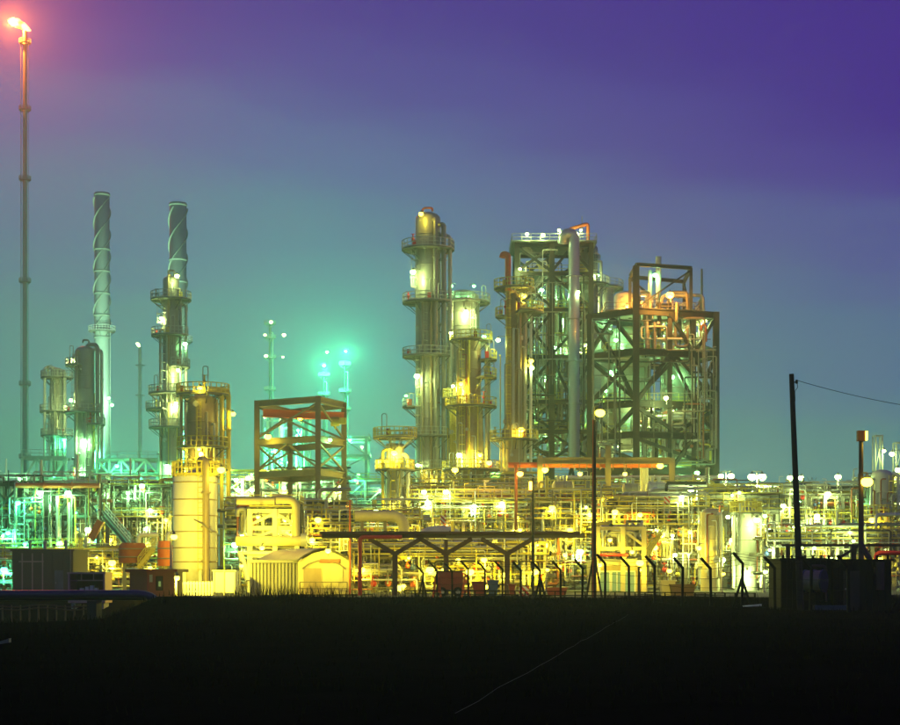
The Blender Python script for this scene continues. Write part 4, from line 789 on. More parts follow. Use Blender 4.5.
# striped hazard boards
def hazard(label, x, y, w, h, D):
    th = thing('hazard_board', label, 'sign', P(x, y + h, D)); c = P(x, y, D); ww, hh = S(w, D), S(h, D); th.location.z = max(0, c.z - hh - .8)
    m = MATS.get('hazard')
    if not m:
        m = bpy.data.materials.new('hazard'); m.use_nodes = True; t = m.node_tree; pb = t.nodes['Principled BSDF']; tc = t.nodes.new('ShaderNodeTexCoord'); mp_ = t.nodes.new('ShaderNodeMapping'); mp_.inputs['Rotation'].default_value = (0, PI / 4, 0); wv = t.nodes.new('ShaderNodeTexWave'); wv.inputs['Scale'].default_value = .85; wv.bands_direction = 'X'; cr = t.nodes.new('ShaderNodeValToRGB'); cr.color_ramp.interpolation = 'CONSTANT'; cr.color_ramp.elements[0].color = (.5, .03, .02, 1); cr.color_ramp.elements[1].position = .5; cr.color_ramp.elements[1].color = (.75, .72, .65, 1)
        t.links.new(tc.outputs['Object'], mp_.inputs[0]); t.links.new(mp_.outputs[0], wv.inputs[0]); t.links.new(wv.outputs['Fac'], cr.inputs[0]); t.links.new(cr.outputs[0], pb.inputs['Base Color']); MATS['hazard'] = m
    b = MB(); b.b2(c.x - ww / 2, c.x + ww / 2, D - .04, D + .04, c.z - hh / 2, c.z + hh / 2); b.build('board', 'hazard', th)
    for s in (-1, 1): b = MB(); b.b2(c.x + s * ww * .4 - .05, c.x + s * ww * .4 + .05, D + .045, D + .14, th.location.z, c.z + hh / 2); b.build('post', 'steel_l', th)
hazard('small striped board on the railing before ribbed tower', 443, 520, 5, 9, 202); hazard('small striped board above the walkway right of portal column', 667, 500, 6, 7, 178); hazard('striped barrier on the ground behind the cranked fence', 524, 591, 10, 10, 132)
# ================================================================== RIGHT SIDE
column('storage_tank', 'warm yellow upright tank beside the pale upright tank', 710, 176, 19, 514, 600, 'cream', cat='tank', rings=1.6, pipes=[(-40, 514, 590, .16, .2, 'pipe_w')], nozzles=4, head='dome', lamps=[(722, 560, 'w', 1600), (699, 548, 'y', 1800)])
column('storage_tank', 'pale upright tank with flat top rail and green tint', 746, 180, 23, 514, 600, 'pale', cat='tank', rings=1.6, platforms=[(513, 0, 360, .5)], pipes=[(-150, 516, 590, .18, .3, 'pipe_w'), (-30, 516, 590, .16, .3, 'pipe')], nozzles=4, lamps=[(747, 572, 'w', 3200), (728, 517, 'w', 1600), (757, 520, 'w', 2000)])
rack('pipe_rack', 'rack of yellow valves above the two upright tanks', 690, 778, 192, 7, (560, 535, 510, 495), 5, 'steel_l', 8, 100, [(705, 540, 'y', 2500), (732, 540, 'w', 2500), (768, 530, 'w', 2500), (695, 500, 'y', 2200), (765, 516, 'w', 2000)], 41, ['', '/', '', 'x'], rails=[(4, 'yellow'), (3, 'yellow')], posts=22, mats=PM + ['yellow', 'orange', 'yellow'])
rack('pipe_rack', 'green lit rack behind the leaning wooden pole', 772, 860, 205, 7, (565, 540, 520, 496), 5, 'steel_l', 8, 110, [(783, 506, 'w', 3000), (802, 525, 'w', 2600), (817, 516, 'w', 4500), (828, 494, 'w', 3000), (845, 530, 'g', 3000), (790, 550, 'g', 2600), (835, 552, 'w', 2600), (856, 540, 'w', 2600)], 42, ['', 'x', '/', ''], rails=[(4, 'steel_l'), (3, 'yellow')], posts=12)
rack('pipe_rack', 'rack of pipes beyond the dark shed and boxed lamp post', 856, 915, 210, 7, (560, 540, 515, 488), 4, 'steel_l', 8, 80, [(858, 500, 'g', 2500), (872, 546, 'w', 3200), (900, 505, 'w', 3200), (898, 470, 'w', 2200), (888, 530, 'y', 3200)], 43, ['', '/', 'x', ''], rails=[(4, 'yellow'), (2, 'yellow')], posts=8)
column('storage_vessel', 'pale vertical vessel behind the boxed head lamp post', 882, 200, 21, 476, 600, 'pale', cat='vessel', platforms=[(516, 120, 400, 1.3), (532, 120, 400, 1.3)], pipes=[(-150, 480, 590, .16, .3, 'pipe'), (-20, 474, 590, .2, .4, 'pipe_w')], ladders=[(-60, 476, 532)], lamps=[(872, 520, 'y', 3500), (893, 548, 'w', 2500)])
rack('pipe_rack', 'far rack stretching along the horizon behind the upright tanks', 700, 920, 320, 9, (540, 515, 494), 10, 'steel_l', 6, 70, [(720, 500, 'g', 6000), (760, 500, 'g', 6000), (800, 500, 'g', 6000), (850, 500, 'g', 6000), (890, 500, 'g', 6000)], 44, ['x', '', '/'], rails=[(3, 'yellow')], posts=10)
rack('pipe_rack', 'far rack seen between the main towers', 340, 640, 330, 10, (540, 505, 480), 12, 'steel_l', 6, 80, [(355, 480, 'c', 8000), (380, 490, 'g', 7000), (440, 480, 'g', 6000), (495, 470, 'g', 7000), (560, 490, 'g', 7000), (620, 480, 'g', 7000)], 45, ['x', '', '/'], rails=[(3, 'yellow')], posts=10)
rack('pipe_rack', 'dense valve rack between the window building and yellow tank', 640, 705, 196, 5, (575, 552, 530, 512), 4, 'steel', 8, 90, [(650, 560, 'y', 2200), (680, 565, 'y', 2200), (695, 545, 'y', 2200)], 51, ['', 'x', '', ''], rails=[(4, 'yellow')], posts=8)
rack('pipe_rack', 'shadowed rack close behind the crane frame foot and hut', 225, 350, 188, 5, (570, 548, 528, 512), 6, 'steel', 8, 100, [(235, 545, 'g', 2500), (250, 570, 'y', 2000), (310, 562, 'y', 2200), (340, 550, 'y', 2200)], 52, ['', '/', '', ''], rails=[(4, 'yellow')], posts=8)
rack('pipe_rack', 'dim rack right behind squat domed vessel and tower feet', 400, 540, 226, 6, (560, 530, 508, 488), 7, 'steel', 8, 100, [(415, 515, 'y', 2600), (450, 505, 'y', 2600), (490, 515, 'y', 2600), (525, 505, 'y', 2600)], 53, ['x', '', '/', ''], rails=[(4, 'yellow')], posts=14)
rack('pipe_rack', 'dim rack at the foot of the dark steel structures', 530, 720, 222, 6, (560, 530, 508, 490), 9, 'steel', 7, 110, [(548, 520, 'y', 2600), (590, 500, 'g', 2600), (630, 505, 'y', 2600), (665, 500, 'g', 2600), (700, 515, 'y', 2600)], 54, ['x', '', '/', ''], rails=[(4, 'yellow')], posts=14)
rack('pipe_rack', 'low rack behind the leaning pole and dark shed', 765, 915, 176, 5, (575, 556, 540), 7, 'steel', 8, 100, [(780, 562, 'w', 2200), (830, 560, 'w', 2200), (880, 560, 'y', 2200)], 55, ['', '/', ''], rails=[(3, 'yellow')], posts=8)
# distant platform block in the mist between crane frame and pot column
D = 560; th = thing('far_unit', 'misty green far process block right of the crane frame', 'process unit', (X(345, D), D, 0))
cs = [(X(322, D), D), (X(366, D), D), (X(366, D), D + 18), (X(322, D), D + 18)]; frame(th, cs, [0, Z(520, D), Z(480, D), Z(455, D), Z(437, D)], .8, 'steel', {0: ['x', 'x', 'x', '^'], 1: ['x', 'x', 'x', '^']})
for k in (455, 437): deck(th, cs[0][0] - 1, cs[1][0] + 1, D - 1, D + 19, Z(k, D), 'steel_l')
for (lx, ly, lc, lp) in [(350, 440, 'c', 48000), (335, 455, 'c', 48000), (362, 447, 'w', 6000), (358, 475, 'g', 9000)]: q = P(lx, ly, D + 6); lamp(th, q, lc, lp, r=.6, wide=.9, arm=(q.x, D + 7, q.z - 1))
D = 580; th = thing('far_unit', 'misty green pipe block far off behind the crane frame', 'process unit', (X(285, D), D, 0))
cs = [(X(262, D), D), (X(306, D), D), (X(306, D), D + 18), (X(262, D), D + 18)]; frame(th, cs, [0, Z(520, D), Z(480, D), Z(445, D), Z(415, D)], .8, 'steel', {0: ['x', 'x', 'x', '^'], 1: ['x', 'x', 'x', '^']})
rr = random.Random(77); tangle(th, cs[0][0], cs[1][0], D + 1, D + 15, 1, Z(412, D), 26, rr, rmin=.3, rmax=.8)
for (lx, ly, lc, lp) in [(298, 430, 'c', 48000), (275, 450, 'c', 48000), (290, 460, 'c', 48000), (266, 415, 'w', 6000)]: q = P(lx, ly, D + 6); lamp(th, q, lc, lp, r=.6, wide=.9, arm=(q.x, D + 7, q.z - 1))
# twin lamps on thin posts above the right racks
for i, (x, ytop, lx, ly, D_, lc, lp, lb) in enumerate([
    (697, 486, 691, 489, 186, 'w', 3200, 'wide lamp on thin post above warm yellow upright tank'), (726, 473, 721, 476, 200, 'w', 3800, 'wide lamp on thin post at the corner of frame tower'),
    (757, 473, 752, 477, 196, 'w', 3800, 'wide lamp on thin post above pale upright tank'), (740, 483, 737, 487, 215, 'w', 2200, 'small lamp on short post between the tank lamps'),
    (790, 474, 790, 478, 215, 'w', 1800, 'lamp on thin post just left of leaning wooden pole'), (803, 474, 801, 478, 215, 'w', 1800, 'lamp on thin post just right of leaning wooden pole'),
    (838, 474, 838, 477, 225, 'w', 1800, 'lone small lamp post right of the leaning wooden pole'), (702, 478, 698, 477, 250, 'w', 2600, 'lamp post behind the foot of the frame tower')]):
    lamp_pole('lamp_post', lb, x, ytop, D_, lx, ly, lc, lp, 'pipe_w', .07, twin=(i in (1, 2)), wide=.65, group=None)
# mast frames at the right end
for lb, x, w, yt in (('thin open mast frame above the pale vertical vessel', 879, 7, 435), ('thin tall mast frame beyond the pale vertical vessel', 900, 8, 442)):
    D = 230; th = thing('mast_frame', lb, 'mast', (X(x, D), D, 0)); frame(th, [(X(x - w / 2, D), D), (X(x + w / 2, D), D), (X(x + w / 2, D), D + 1.5), (X(x - w / 2, D), D + 1.5)], [0, Z(540, D), Z(505, D), Z(470, D), Z(yt, D)], .16, 'steel_l', {0: ['x', 'x', 'x', 'x']})
    lamp(th, P(x + (5 if x < 890 else -8), 451 if x < 890 else 454, D - 1), 'w', 1600, arm=(X(x, D), D, Z(452, D)))
for x, lb in ((812, 'pair of thin forked antennas on the right rack'), ): 
    D = 222; th = thing('antenna', lb, 'antenna', (X(x, D), D, 0))
    for dx in (-2, 2): b = MB(); b.cyl((X(x + dx, D), D, 0), (X(x + dx, D), D, Z(482, D)), .06, n=6); q = P(x + dx, 482, D); b.bar(q, q + Vector((.35, 0, .6)), .06); b.bar(q, q + Vector((-.35, 0, .6)), .06); b.build('mast', 'steel', th)

# ================================================================== FRONT ROW OF THE PLANT
# ---- brown pipe bridge on Y columns
D = 136; zt = Z(535, D)
th = thing('pipe_bridge', 'brown pipe bridge on Y shaped columns with red pipe section', 'pipe bridge', (X(450, D), D, 0))
for (x0, x1, m) in ((322, 446, 'steel_b'), (446, 585, 'steel_tan')): b = MB(); b.ibar((X(x0, D), D, zt - .1), (X(x1, D), D, zt - .05), .4, .38); b.build('beam', m, th)  # right half in lighter steel, painting in the lamplight on the beam
b = MB(); b.pipe([P(320, 533, D - .45), P(580, 533, D - .45)], .13, 10, flange=6); b.build('pipe', 'steel_b', th)
b = MB(); b.pipe([P(360, 606, D - .6), P(360, 537, D - .6), P(402, 537, D - .6)], .17, 10, .35); b.build('pipe', 'red', th)
b = MB(); b.pipe([P(350, 606, D + 4), P(350, 500, D + 4)], .09, 10); b.build('pipe', 'orange', th)
for x in (395, 446, 507):
    b = MB(); b.ibar((X(x, D), D, 0), (X(x, D), D, Z(552, D)), .42, .42); c = b.build('column', 'steel_b', th)
    b = MB(); b.ibar((X(x, D), D, Z(552, D)), (X(x, D), D, zt - .4), .3, .3); b.build('stem', 'steel_b', c) if x == 446 else None
    for s in (-1, 1): b = MB(); b.bar((X(x, D), D - .02, Z(554, D)), (X(x + s * 26, D), D - .02, zt - .3), .36); b.build('strut', 'steel_b', c)
# ---- hut
D = 140; x0, x1, x2 = X(248, D), X(298, D), X(350, D); zw = Z(562, D); zr = Z(554, D); yb = D + 9
th = thing('barrel_hut', 'corrugated hut with arched yellow end wall and lamp', 'hut', ((x0 + x2) / 2, D, 0))
for j in range(14):   # ribbed sheets of the long side
    a = x0 + (x1 - x0) * j / 14; c = x0 + (x1 - x0) * (j + 1) / 14; b = MB(); b.v += [(a, D + 1.2, 0), (a + (c - a) * .25, D + 1.06, 0), (a + (c - a) * .7, D + 1.06, 0), (c, D + 1.2, 0), (a, D + 1.2, zw), (a + (c - a) * .25, D + 1.06, zw), (a + (c - a) * .7, D + 1.06, zw), (c, D + 1.2, zw)]
    b.f += [(0, 1, 5, 4), (1, 2, 6, 5), (2, 3, 7, 6)]; b.sm += [False] * 3; b.build('wall_sheet', 'sheet', th)
pr = [x1 + (x2 - x1) * t for t in (0, .12, .3, .5, .7, .88, 1)]; hz_ = [zw, zw + .35, zw + .75, zw + .95, zw + .75, zw + .35, zw]
b = MB(); b.loft([[(px, yy, 0) for px in pr] + [(px, yy, h) for px, h in list(zip(pr, hz_))[::-1]] for yy in (D + .1, D + .35)], smooth=False); b.build('end_wall', 'cream', th)
b = MB(); rings = [[(x0 - .2 + (x1 - x0) * 0, D + .9, zw), (x1, D - .05, zw + .08)], ]
top = [(px, D - .1, h + .1) for px, h in zip(pr, hz_)]; back = [(px - (x1 - x0), D + 7, h + .1) for px, h in zip(pr, hz_)]
b.loft([[*top], [*back]], caps=False, closed=False); b.loft([[(x, y, z + .12) for x, y, z in back], [(x, y, z + .12) for x, y, z in top]], caps=False, closed=False); b.build('roof', 'sheet', th)
b = MB(); b.bar((x0 - .1, D + 1.0, zw + .05), (x1, D + 1.0, zw + .05), .2, .25); b.build('eave', 'sheet', th)
ha = [pr[0] + .4 + (x2 - x1 - .8) * t for t in (0, .15, .35, .5, .65, .85, 1)]; hh = [zw - .55, zw - .15, zw + .1, zw + .2, zw + .1, zw - .15, zw - .55]
for i in range(6): b = MB(); b.bar((ha[i], D + .02, hh[i]), (ha[i + 1], D + .02, hh[i + 1]), .1, .14); b.build('arch_trim', 'steel_tan', th)
xm = x1 + (x2 - x1) * .46
b = MB(); b.b2(x1 + .5, xm - .06, D + .02, D + .09, .1, zw - .5); b.build('door', 'clad_tan', th); b = MB(); b.b2(xm + .06, x2 - .6, D + .02, D + .09, 1.1, zw - .35); b.build('door', 'cream', th); b = MB(); b.b2(xm + .4, xm + 1.4, D - .02, D + .05, .1, 1.1); b.build('panel', 'cream', th)
b = MB(); b.b2(xm - .15, xm + 1.5, D - .12, D + .02, zw - .05, zw + .25); b.build('sign_board', 'rustred', th)
b = MB(); b.rail([(x1 + .2, D - .5, 0), (x2 - .2, D - .5, 0)], 1.1, 1.2); b.build('railing', 'steel_tan', th)
lamp(th, P(328, 551, D - 2.2), 'y', 3600, arm=(X(328, D), D + .1, Z(556, D)), r=.3, wide=.5)
# ---- red cabin
D = 124; x0, xm, x1 = X(125, D), X(147, D), X(174, D); zc = Z(572, D); th = thing('cabin', 'dark red portable cabin with small lit window', 'cabin', ((x0 + x1) / 2, D, ground_z(-22, D)))
b = MB(); b.b2(xm, x1, D, D + 4, -.1, zc); wl = b.build('front_wall', 'cabin_red', th); b = MB(); b.quadbox([(x0, D + 1.8, -.1), (xm - .003, D + .05, -.1), (xm - .003, D + 4, -.1), (x0, D + 5, -.1), (x0, D + 1.8, zc), (xm - .003, D + .05, zc), (xm - .003, D + 4, zc), (x0, D + 5, zc)]); b.build('side_wall', 'cabin_red', th)
b = MB(); b.quadbox([(x0 - .3, D + 1.5, zc), (xm, D - .35, zc), (xm, D + 5, zc), (x0 - .3, D + 5.2, zc), (x0 - .3, D + 1.5, zc + .22), (xm, D - .35, zc + .22), (xm, D + 5, zc + .22), (x0 - .3, D + 5.2, zc + .22)]); b.b2(xm, x1 + .3, D - .35, D + 5, zc, zc + .22); b.build('roof', 'cabin_red', th)
b = MB()
wx0, wx1, wz0, wz1 = X(156, D), X(163, D), .55, zc - .3
for s in ((wx0, wx1, wz0, wz0 + .06), (wx0, wx1, wz1 - .06, wz1), (wx0, wx0 + .06, wz0, wz1), (wx1 - .06, wx1, wz0, wz1)): b.b2(s[0], s[1], D - .06, D - .003, s[2], s[3])
wf = b.build('window', 'black', wl); b = MB(); b.b2(wx0 + .06, wx1 - .06, D - .03, D - .005, wz0 + .06, wz1 - .06); b.build('pane', 'glass', wf); b = MB(); b.b2(wx0 + .2, wx0 + .36, D - .05, D - .035, wz0 + .3, wz1 - .4); b.build('lit_opening', gl, wf)
b = MB(); b.b2(X(149.5, D), X(152.5, D), D - .04, D - .003, zc - .75, zc - .2); b.build('notice', 'sheet', wl)
for xx in (x0 + .9, xm + .3, x1 - .4): b = MB(); b.b2(xx - .2, xx + .2, D + 1.9, D + 3, -1.2, -.1); b.build('support', 'concrete', th)
# ---- open cabin
D = 112; x0, x1 = X(68, D), X(105, D); z0, z1 = Z(603, D), Z(574, D); zm = Z(591, D)
th = thing('open_cabin', 'open fronted pale framed cabin with dark shelves inside', 'cabin', ((x0 + x1) / 2, D, z0 - .3))
for nm, s in (('floor', (x0, x1, D, D + 2.4, z0, zm)), ('roof', (x0 - .05, x1 + .05, D - .05, D + 2.45, z1, z1 + .12)), ('back_wall', (x0, x1, D + 2.3, D + 2.4, zm, z1)), ('side_wall', (x0, x0 + .1, D + .1, D + 2.3, zm, z1)), ('side_wall', (x1 - .1, x1, D + .1, D + 2.3, zm, z1))): b = MB(); b.b2(*s); b.build(nm, 'pink' if nm != 'back_wall' else 'steel_b', th)
for xx in (x0 + .06, x1 - .06): b = MB(); b.b2(xx - .06, xx + .06, D - .04, D + .06, zm, z1); b.build('post', 'pink', th)
zs_ = zm + (z1 - zm) * .62; b = MB(); b.b2(x0 + .12, x1 - .12, D + .3, D + .42, zs_ - .04, zs_ + .04); b.build('shelf', 'pink', th)
for t in (.33, .66): b = MB(); xx = x0 + (x1 - x0) * t; b.b2(xx - .03, xx + .03, D + .31, D + .41, zs_ + .04, z1); b.build('mullion', 'pink', th)
for j, t in enumerate((.3, .45, .58, .7)): b = MB(); xx = x0 + (x1 - x0) * t; b.b2(xx - .12, xx + .12, D + .7, D + 1, zm, zm + .2 + .08 * (j % 3)); b.build('box', 'white', th)
for dx in (.3, -.3): b = MB(); xx = (x0 + .3) if dx > 0 else x1 - .3; b.b2(xx - .15, xx + .15, D + .3, D + 2, z0 - .8, z0); b.build('support', 'concrete', th)
# ---- olive building
D = 148; x0, x1 = X(12, D), X(73, D); z1 = Z(551, D); th = thing('olive_building', 'flat olive brown panelled shed beside the open cabin', 'building', ((x0 + x1) / 2, D, 0))
b = MB(); b.b2(x0, x1, D + .1, D + 6, 0, z1); b.build('wall', 'cabin_olive', th)
for j in range(6):
    for k in range(2): b = MB(); a, c = x0 + (x1 - x0) * j / 6, x0 + (x1 - x0) * (j + 1) / 6; b.b2(a + .02, c - .02, D + .04, D + .098, .05 + k * z1 * .62, (z1 * .62 if k == 0 else z1) - .03); b.build('panel', 'cabin_olive', th)
for j in (1, 2, 3): b = MB(); xx = x0 + (x1 - x0) * j / 6; b.b2(xx - .05, xx + .05, D - .02, D + .037, .3, z1 - .2); b.build('batten', 'pink', th)
b = MB(); b.b2(x0 - .15, x1 + .15, D - .1, D + 6.1, z1, z1 + .15); b.build('roof', 'cabin_olive', th); b = MB(); b.b2(x0 + .6, x0 + (x1 - x0) * .52, D - .04, D + .03, z1 * .74, z1 * .77); b.build('batten', 'pink', th)
D = 148; b = MB(); b.b2(x0 + (x1 - x0) * .70, x0 + (x1 - x0) * .84, D - .03, D + .037, .05, 2.1); dr = b.build('door', 'steel', th); b = MB(); b.cyl((x0 + (x1 - x0) * .72, D - .1, 1.0), (x0 + (x1 - x0) * .72, D - .03, 1.0), .05, n=8); b.build('handle', 'steel_l', dr)
for t_ in (.2, .45, .8): b = MB(); xx = x0 + (x1 - x0) * t_; b.cyl((xx, D + 2, z1 + .15), (xx, D + 2, z1 + .75), .14, n=10); b.lathe((xx, D + 2, z1 + .75), [(.26, 0), (.2, .12), (.05, .2)], 10); b.build('roof_vent', 'steel_l', th)
b = MB(); b.pipe([(x1 - .2, D - .12, z1 + .1), (x1 - .2, D - .12, .1)], .06, 6); b.build('downpipe', 'steel', th)
# ---- pipeline on piers
D = 80; th = thing('pipeline', 'dark blue pipeline on piers crossing the ditch', 'pipeline', (X(75, D), D, ground_z(-20, D)))
b = MB(); b.pipe([(X(-60, D), D, Z(594.5, D)), (X(146, D), D + 2, Z(594.5, D)), (X(160, D), D + 3, Z(597, D) - 1.2)], .2, 16, .8); b.build('pipe', 'bluepipe', th)
b = MB(); b.pipe([(X(-60, D), D + .5, Z(598.5, D)), (X(140, D), D + 2.4, Z(598.5, D))], .12, 12); b.build('pipe', 'bluepipe', th)
for x in (-40, 93): b = MB(); b.b2(X(x, D) - .22, X(x, D) + .22, D - .3, D + 1, -1.6, Z(599.5, D) - .05); b.build('pier', 'steel_k', th)
# ---- crash barrier behind the ditch
D = 104; th = thing('guard_rail', 'low bent guard rail along the ditch behind the pipeline', 'barrier', (X(40, D), D, -1.2))
for k, zz in enumerate((606, 609)): b = MB(); b.pipe([(X(x, D), D, Z(zz + 1.2 * math.sin(x * .11), D)) for x in range(-20, 95, 8)], .045, 6); b.build('rail', 'steel_b', th)
for x in range(-16, 95, 9): b = MB(); b.bar((X(x, D), D + .06, -1.5), (X(x, D), D + .06, Z(605, D)), .09); b.build('post', 'steel_b', th)
# ---- parked trailer, trestles, drums, boxes behind the fence
D = 131; th = thing('trailer', 'dark red box trailer parked under the pipe bridge', 'trailer', (X(450, D), D, 0)); b = MB(); b.b2(X(436, D), X(463, D), D, D + 2.2, .55, 1.95); b.build('body', 'cabin_red', th); b = MB(); b.b2(X(434, D), X(465, D), D - .1, D + 2.3, 1.95, 2.05); b.build('roof', 'steel_k', th)
for x in (442, 458):
    b = MB(); b.cyl((X(x, D), D - .12, .38), (X(x, D), D + .1, .38), .38, n=16); wl = b.build('wheel', 'black', th); b = MB(); b.cyl((X(x, D), D - .16, .38), (X(x, D), D - .11, .38), .18, n=12); b.build('hub', 'steel_l', wl)
b = MB(); b.bar((X(463, D), D + 1, .5), (X(471, D), D + 1, .5), .12); b.build('drawbar', 'steel_k', th)
for i, x in enumerate((437, 466)):
    D = 126; th = thing('trestle', 'orange A frame trestle ' + ('at the trailer end away from its drawbar' if i == 0 else 'beside the drawbar of red trailer'), 'trestle', (X(x, D), D, 0)); zt_ = Z(576, D)
    for s in (-1, 1): b = MB(); b.bar((X(x + s * 4, D), D, 0), (X(x + s * 1, D), D, zt_), .16); b.build('leg', 'orange', th)
    for zz in (.5, 1.2): b = MB(); b.bar((X(x - 4, D) + zz * .18, D - .05, zz), (X(x + 4, D) - zz * .18, D - .05, zz), .12, .25); b.build('crossbar', 'orange', th)
    b = MB(); b.b2(X(x - 1.6, D), X(x + 1.6, D), D - .15, D + .15, zt_, zt_ + .12); b.build('top', 'orange', th)
for lb, x, w, h, m, D in (('red steel bin right of the orange trestle', 479, 13, .8, 'cabin_red', 129), ('blue steel box beside the red bin', 493, 11, .9, 'blue', 131), ('red low bin behind striped barrier', 512, 7, .6, 'cabin_red', 130), ('orange red low skip left of the braced lamp post', 557, 20, .35, 'cabin_red', 128), ('dark brown crate right of the braced lamp post', 683, 24, .6, 'steel_b', 128), ('white drum box on the ground before window building', 668, 14, .9, 'cream', 129)):
    th = thing('bin', lb, 'bin', (X(x, D), D, 0)); a, c = X(x - w / 2, D), X(x + w / 2, D); b = MB(); b.quadbox([(a + .12, D, .12), (c - .12, D, .12), (c - .12, D + 1.1, .12), (a + .12, D + 1.1, .12), (a, D - .1, h + .3), (c, D - .1, h + .3), (c, D + 1.2, h + .3), (a, D + 1.2, h + .3)]); b.build('body', m, th)
    b = MB(); b.b2(a - .05, c + .05, D - .16, D + 1.26, h + .3, h + .4); b.build('rim', m, th)
    for q in (a + .25, c - .25): b = MB(); b.b2(q - .07, q + .07, D, D + 1.1, 0, .12); b.build('skid', 'steel_k', th)
# ---- braced lamp post, thin signal post, post lamps
th = lamp_pole('lamp_post', 'tall black braced lamp post before the dark steel frames', 594, 420, 112, 600, 413, 'y', 14000, 'steel_k', .12, wide=.6, lr=.26, aim=(0, 1, -.5))
b0 = X(594, 112)
for s in (-1, 1): b = MB(); b.bar((b0 + s * .55, 111.9, 0), (b0 + s * .06, 111.9, 2.9), .13); b.build('brace', 'steel_k', th)
b = MB(); b.pipe([(b0 - .1, 111.7, 0), (b0 - .1, 111.7, 12)], .03, 6); b.build('conduit', 'orange', th)
th = thing('signal_post', 'thin black post with small glowing box near its top', 'post', (X(533, 118), 118, 0)); b = MB(); b.cyl((X(533, 118), 118, 0), (X(533, 118), 118, Z(478, 118)), .1, .07, n=8); b.build('pole', 'steel_k', th)
b = MB(); q = P(531, 486, 117.8); b.box(q, (.3, .25, .75)); bx = b.build('signal_box', 'steel_k', th); b = MB(); b.box(q + Vector((-.04, -.14, 0)), (.2, .03, .6)); b.build('lens', LENS['o'], bx); light('o', 60, q + Vector((-.1, -.4, 0)), bx, .1)
th = lamp_pole('lamp_post', 'short lamp post with bright flood lamp behind cranked fence', 639, 562, 118, 640, 563, 'y', 9000, 'steel_k', .08, wide=.5, lr=.24, aim=(0, 1, .1))
th = lamp_pole('lamp_post', 'tall lamp post with boxed head beside the dark shed', 861, 434, 96, 867, 482, 'y', 14000, 'steel_b', .12, wide=.48, lr=.33, aim=(0, 1, 0))
b = MB(); q = P(861, 436, 96); b.box(q, (.42, .42, .6)); hb = b.build('head_box', 'rustred', th); b = MB(); b.box(q + Vector((.26, -.1, 0)), (.1, .3, .5)); b.build('lens', LENS['y'], hb); light('y', 260, q + Vector((.6, -.2, 0)), hb, .15)

for lb, x, y, D_, pw, lc in (('short flood lamp post in front of the A braced pipe skid', 240, 566, 151, 10000, 'y'), ('low flood lamp post beside the Y column next to red pipe', 402, 586, 146, 4500, 'y'), ('low flood lamp post between the two Y columns away from red pipe', 484, 587, 146, 4500, 'y'),
    ('low flood lamp post left of the window building', 546, 570, 150, 4500, 'y'), ('low flood lamp post right of the window building', 668, 571, 150, 5000, 'y'), ('low flood lamp post in front of the warm yellow tank', 722, 574, 158, 6500, 'y'), ('low flood lamp post in front of the pale tank', 764, 572, 160, 5000, 'w'), ('low flood lamp post behind the leaning wooden pole', 800, 548, 168, 5000, 'w'), ('low flood lamp post behind the boxed lamp post', 852, 541, 172, 5000, 'w')):
    lamp_pole('lamp_post', lb, x, y - 3, D_, x + 1.5, y, lc, pw, 'steel_l', .06, wide=.34, lr=.22, aim=(0, 1, .25))  # floods added to brighten the front row, some standing at seen bright spots

# ================================================================== FENCE, POLE, SHED
a, c = Vector((14.6, 84, 0)), Vector((-2.0, 126, 0)); u = (c - a).normalized(); out = Vector((-u.y, u.x, 0)); out = out if out.y < 0 else -out
th = thing('security_fence', 'black security fence of posts with cranked tops', 'fence', (a.x, a.y, 0)); pp = []
tops = {}
side = Vector((-1, -.25, 0)).normalized()
for j in range(-3, 16):
    p = a + u * (3.02 * j); g = ground_z(p.x, p.y); p = Vector((p.x, p.y, g - .3)); pp.append(p); jit = random.Random(j).uniform(-.05, .05); ln = Vector((jit, 0, 0))
    b = MB(); hgt = 2.35 + (.25 if j in (0,) else 0) + random.Random(j * 3).uniform(-.08, .08); k = p + Vector((0, 0, hgt)) + ln; tp = k + side * .52 + Vector((0, 0, .5)); b.bar(p, k, .13); b.bar(k - Vector((0, 0, .05)), tp, .12); b.build('post', 'black', th); tops[j] = (k, tp)
    if j in (0, 8, 15):
        for s in (-1, 1): b = MB(); b.bar(p + u * (s * 1.1), p + Vector((0, 0, 1.9)), .09); b.build('brace', 'black', th)
js = sorted(tops)
for t, off in ((.15, None), (.35, None), (.55, None), (.75, None), (.97, None), (None, .35), (None, .65), (None, .97)):
    b = MB()
    for i in range(len(js) - 1):
        def at(j): k, tp = tops[j]; p = pp[js.index(j)]; return p.lerp(k, t) if t else k.lerp(tp, off)
        b.bar(at(js[i]), at(js[i + 1]), .018)
    b.build('wire', 'black', th)
# low rail in front of the plant
th = thing('low_rail', 'low dark post and rail along the bank crest', 'fence', (X(560, 122), 122, 0))
for x in range(405, 760, 10): b = MB(); d = 122 - (x - 405) * .06; b.bar((X(x, d), d, -.2), (X(x, d), d, .62), .08); b.build('post', 'black', th)
for zz in (.35, .6): b = MB(); b.bar((X(405, 122), 121.95, zz), (X(755, 101), 100.95, zz), .06); b.build('rail', 'black', th)
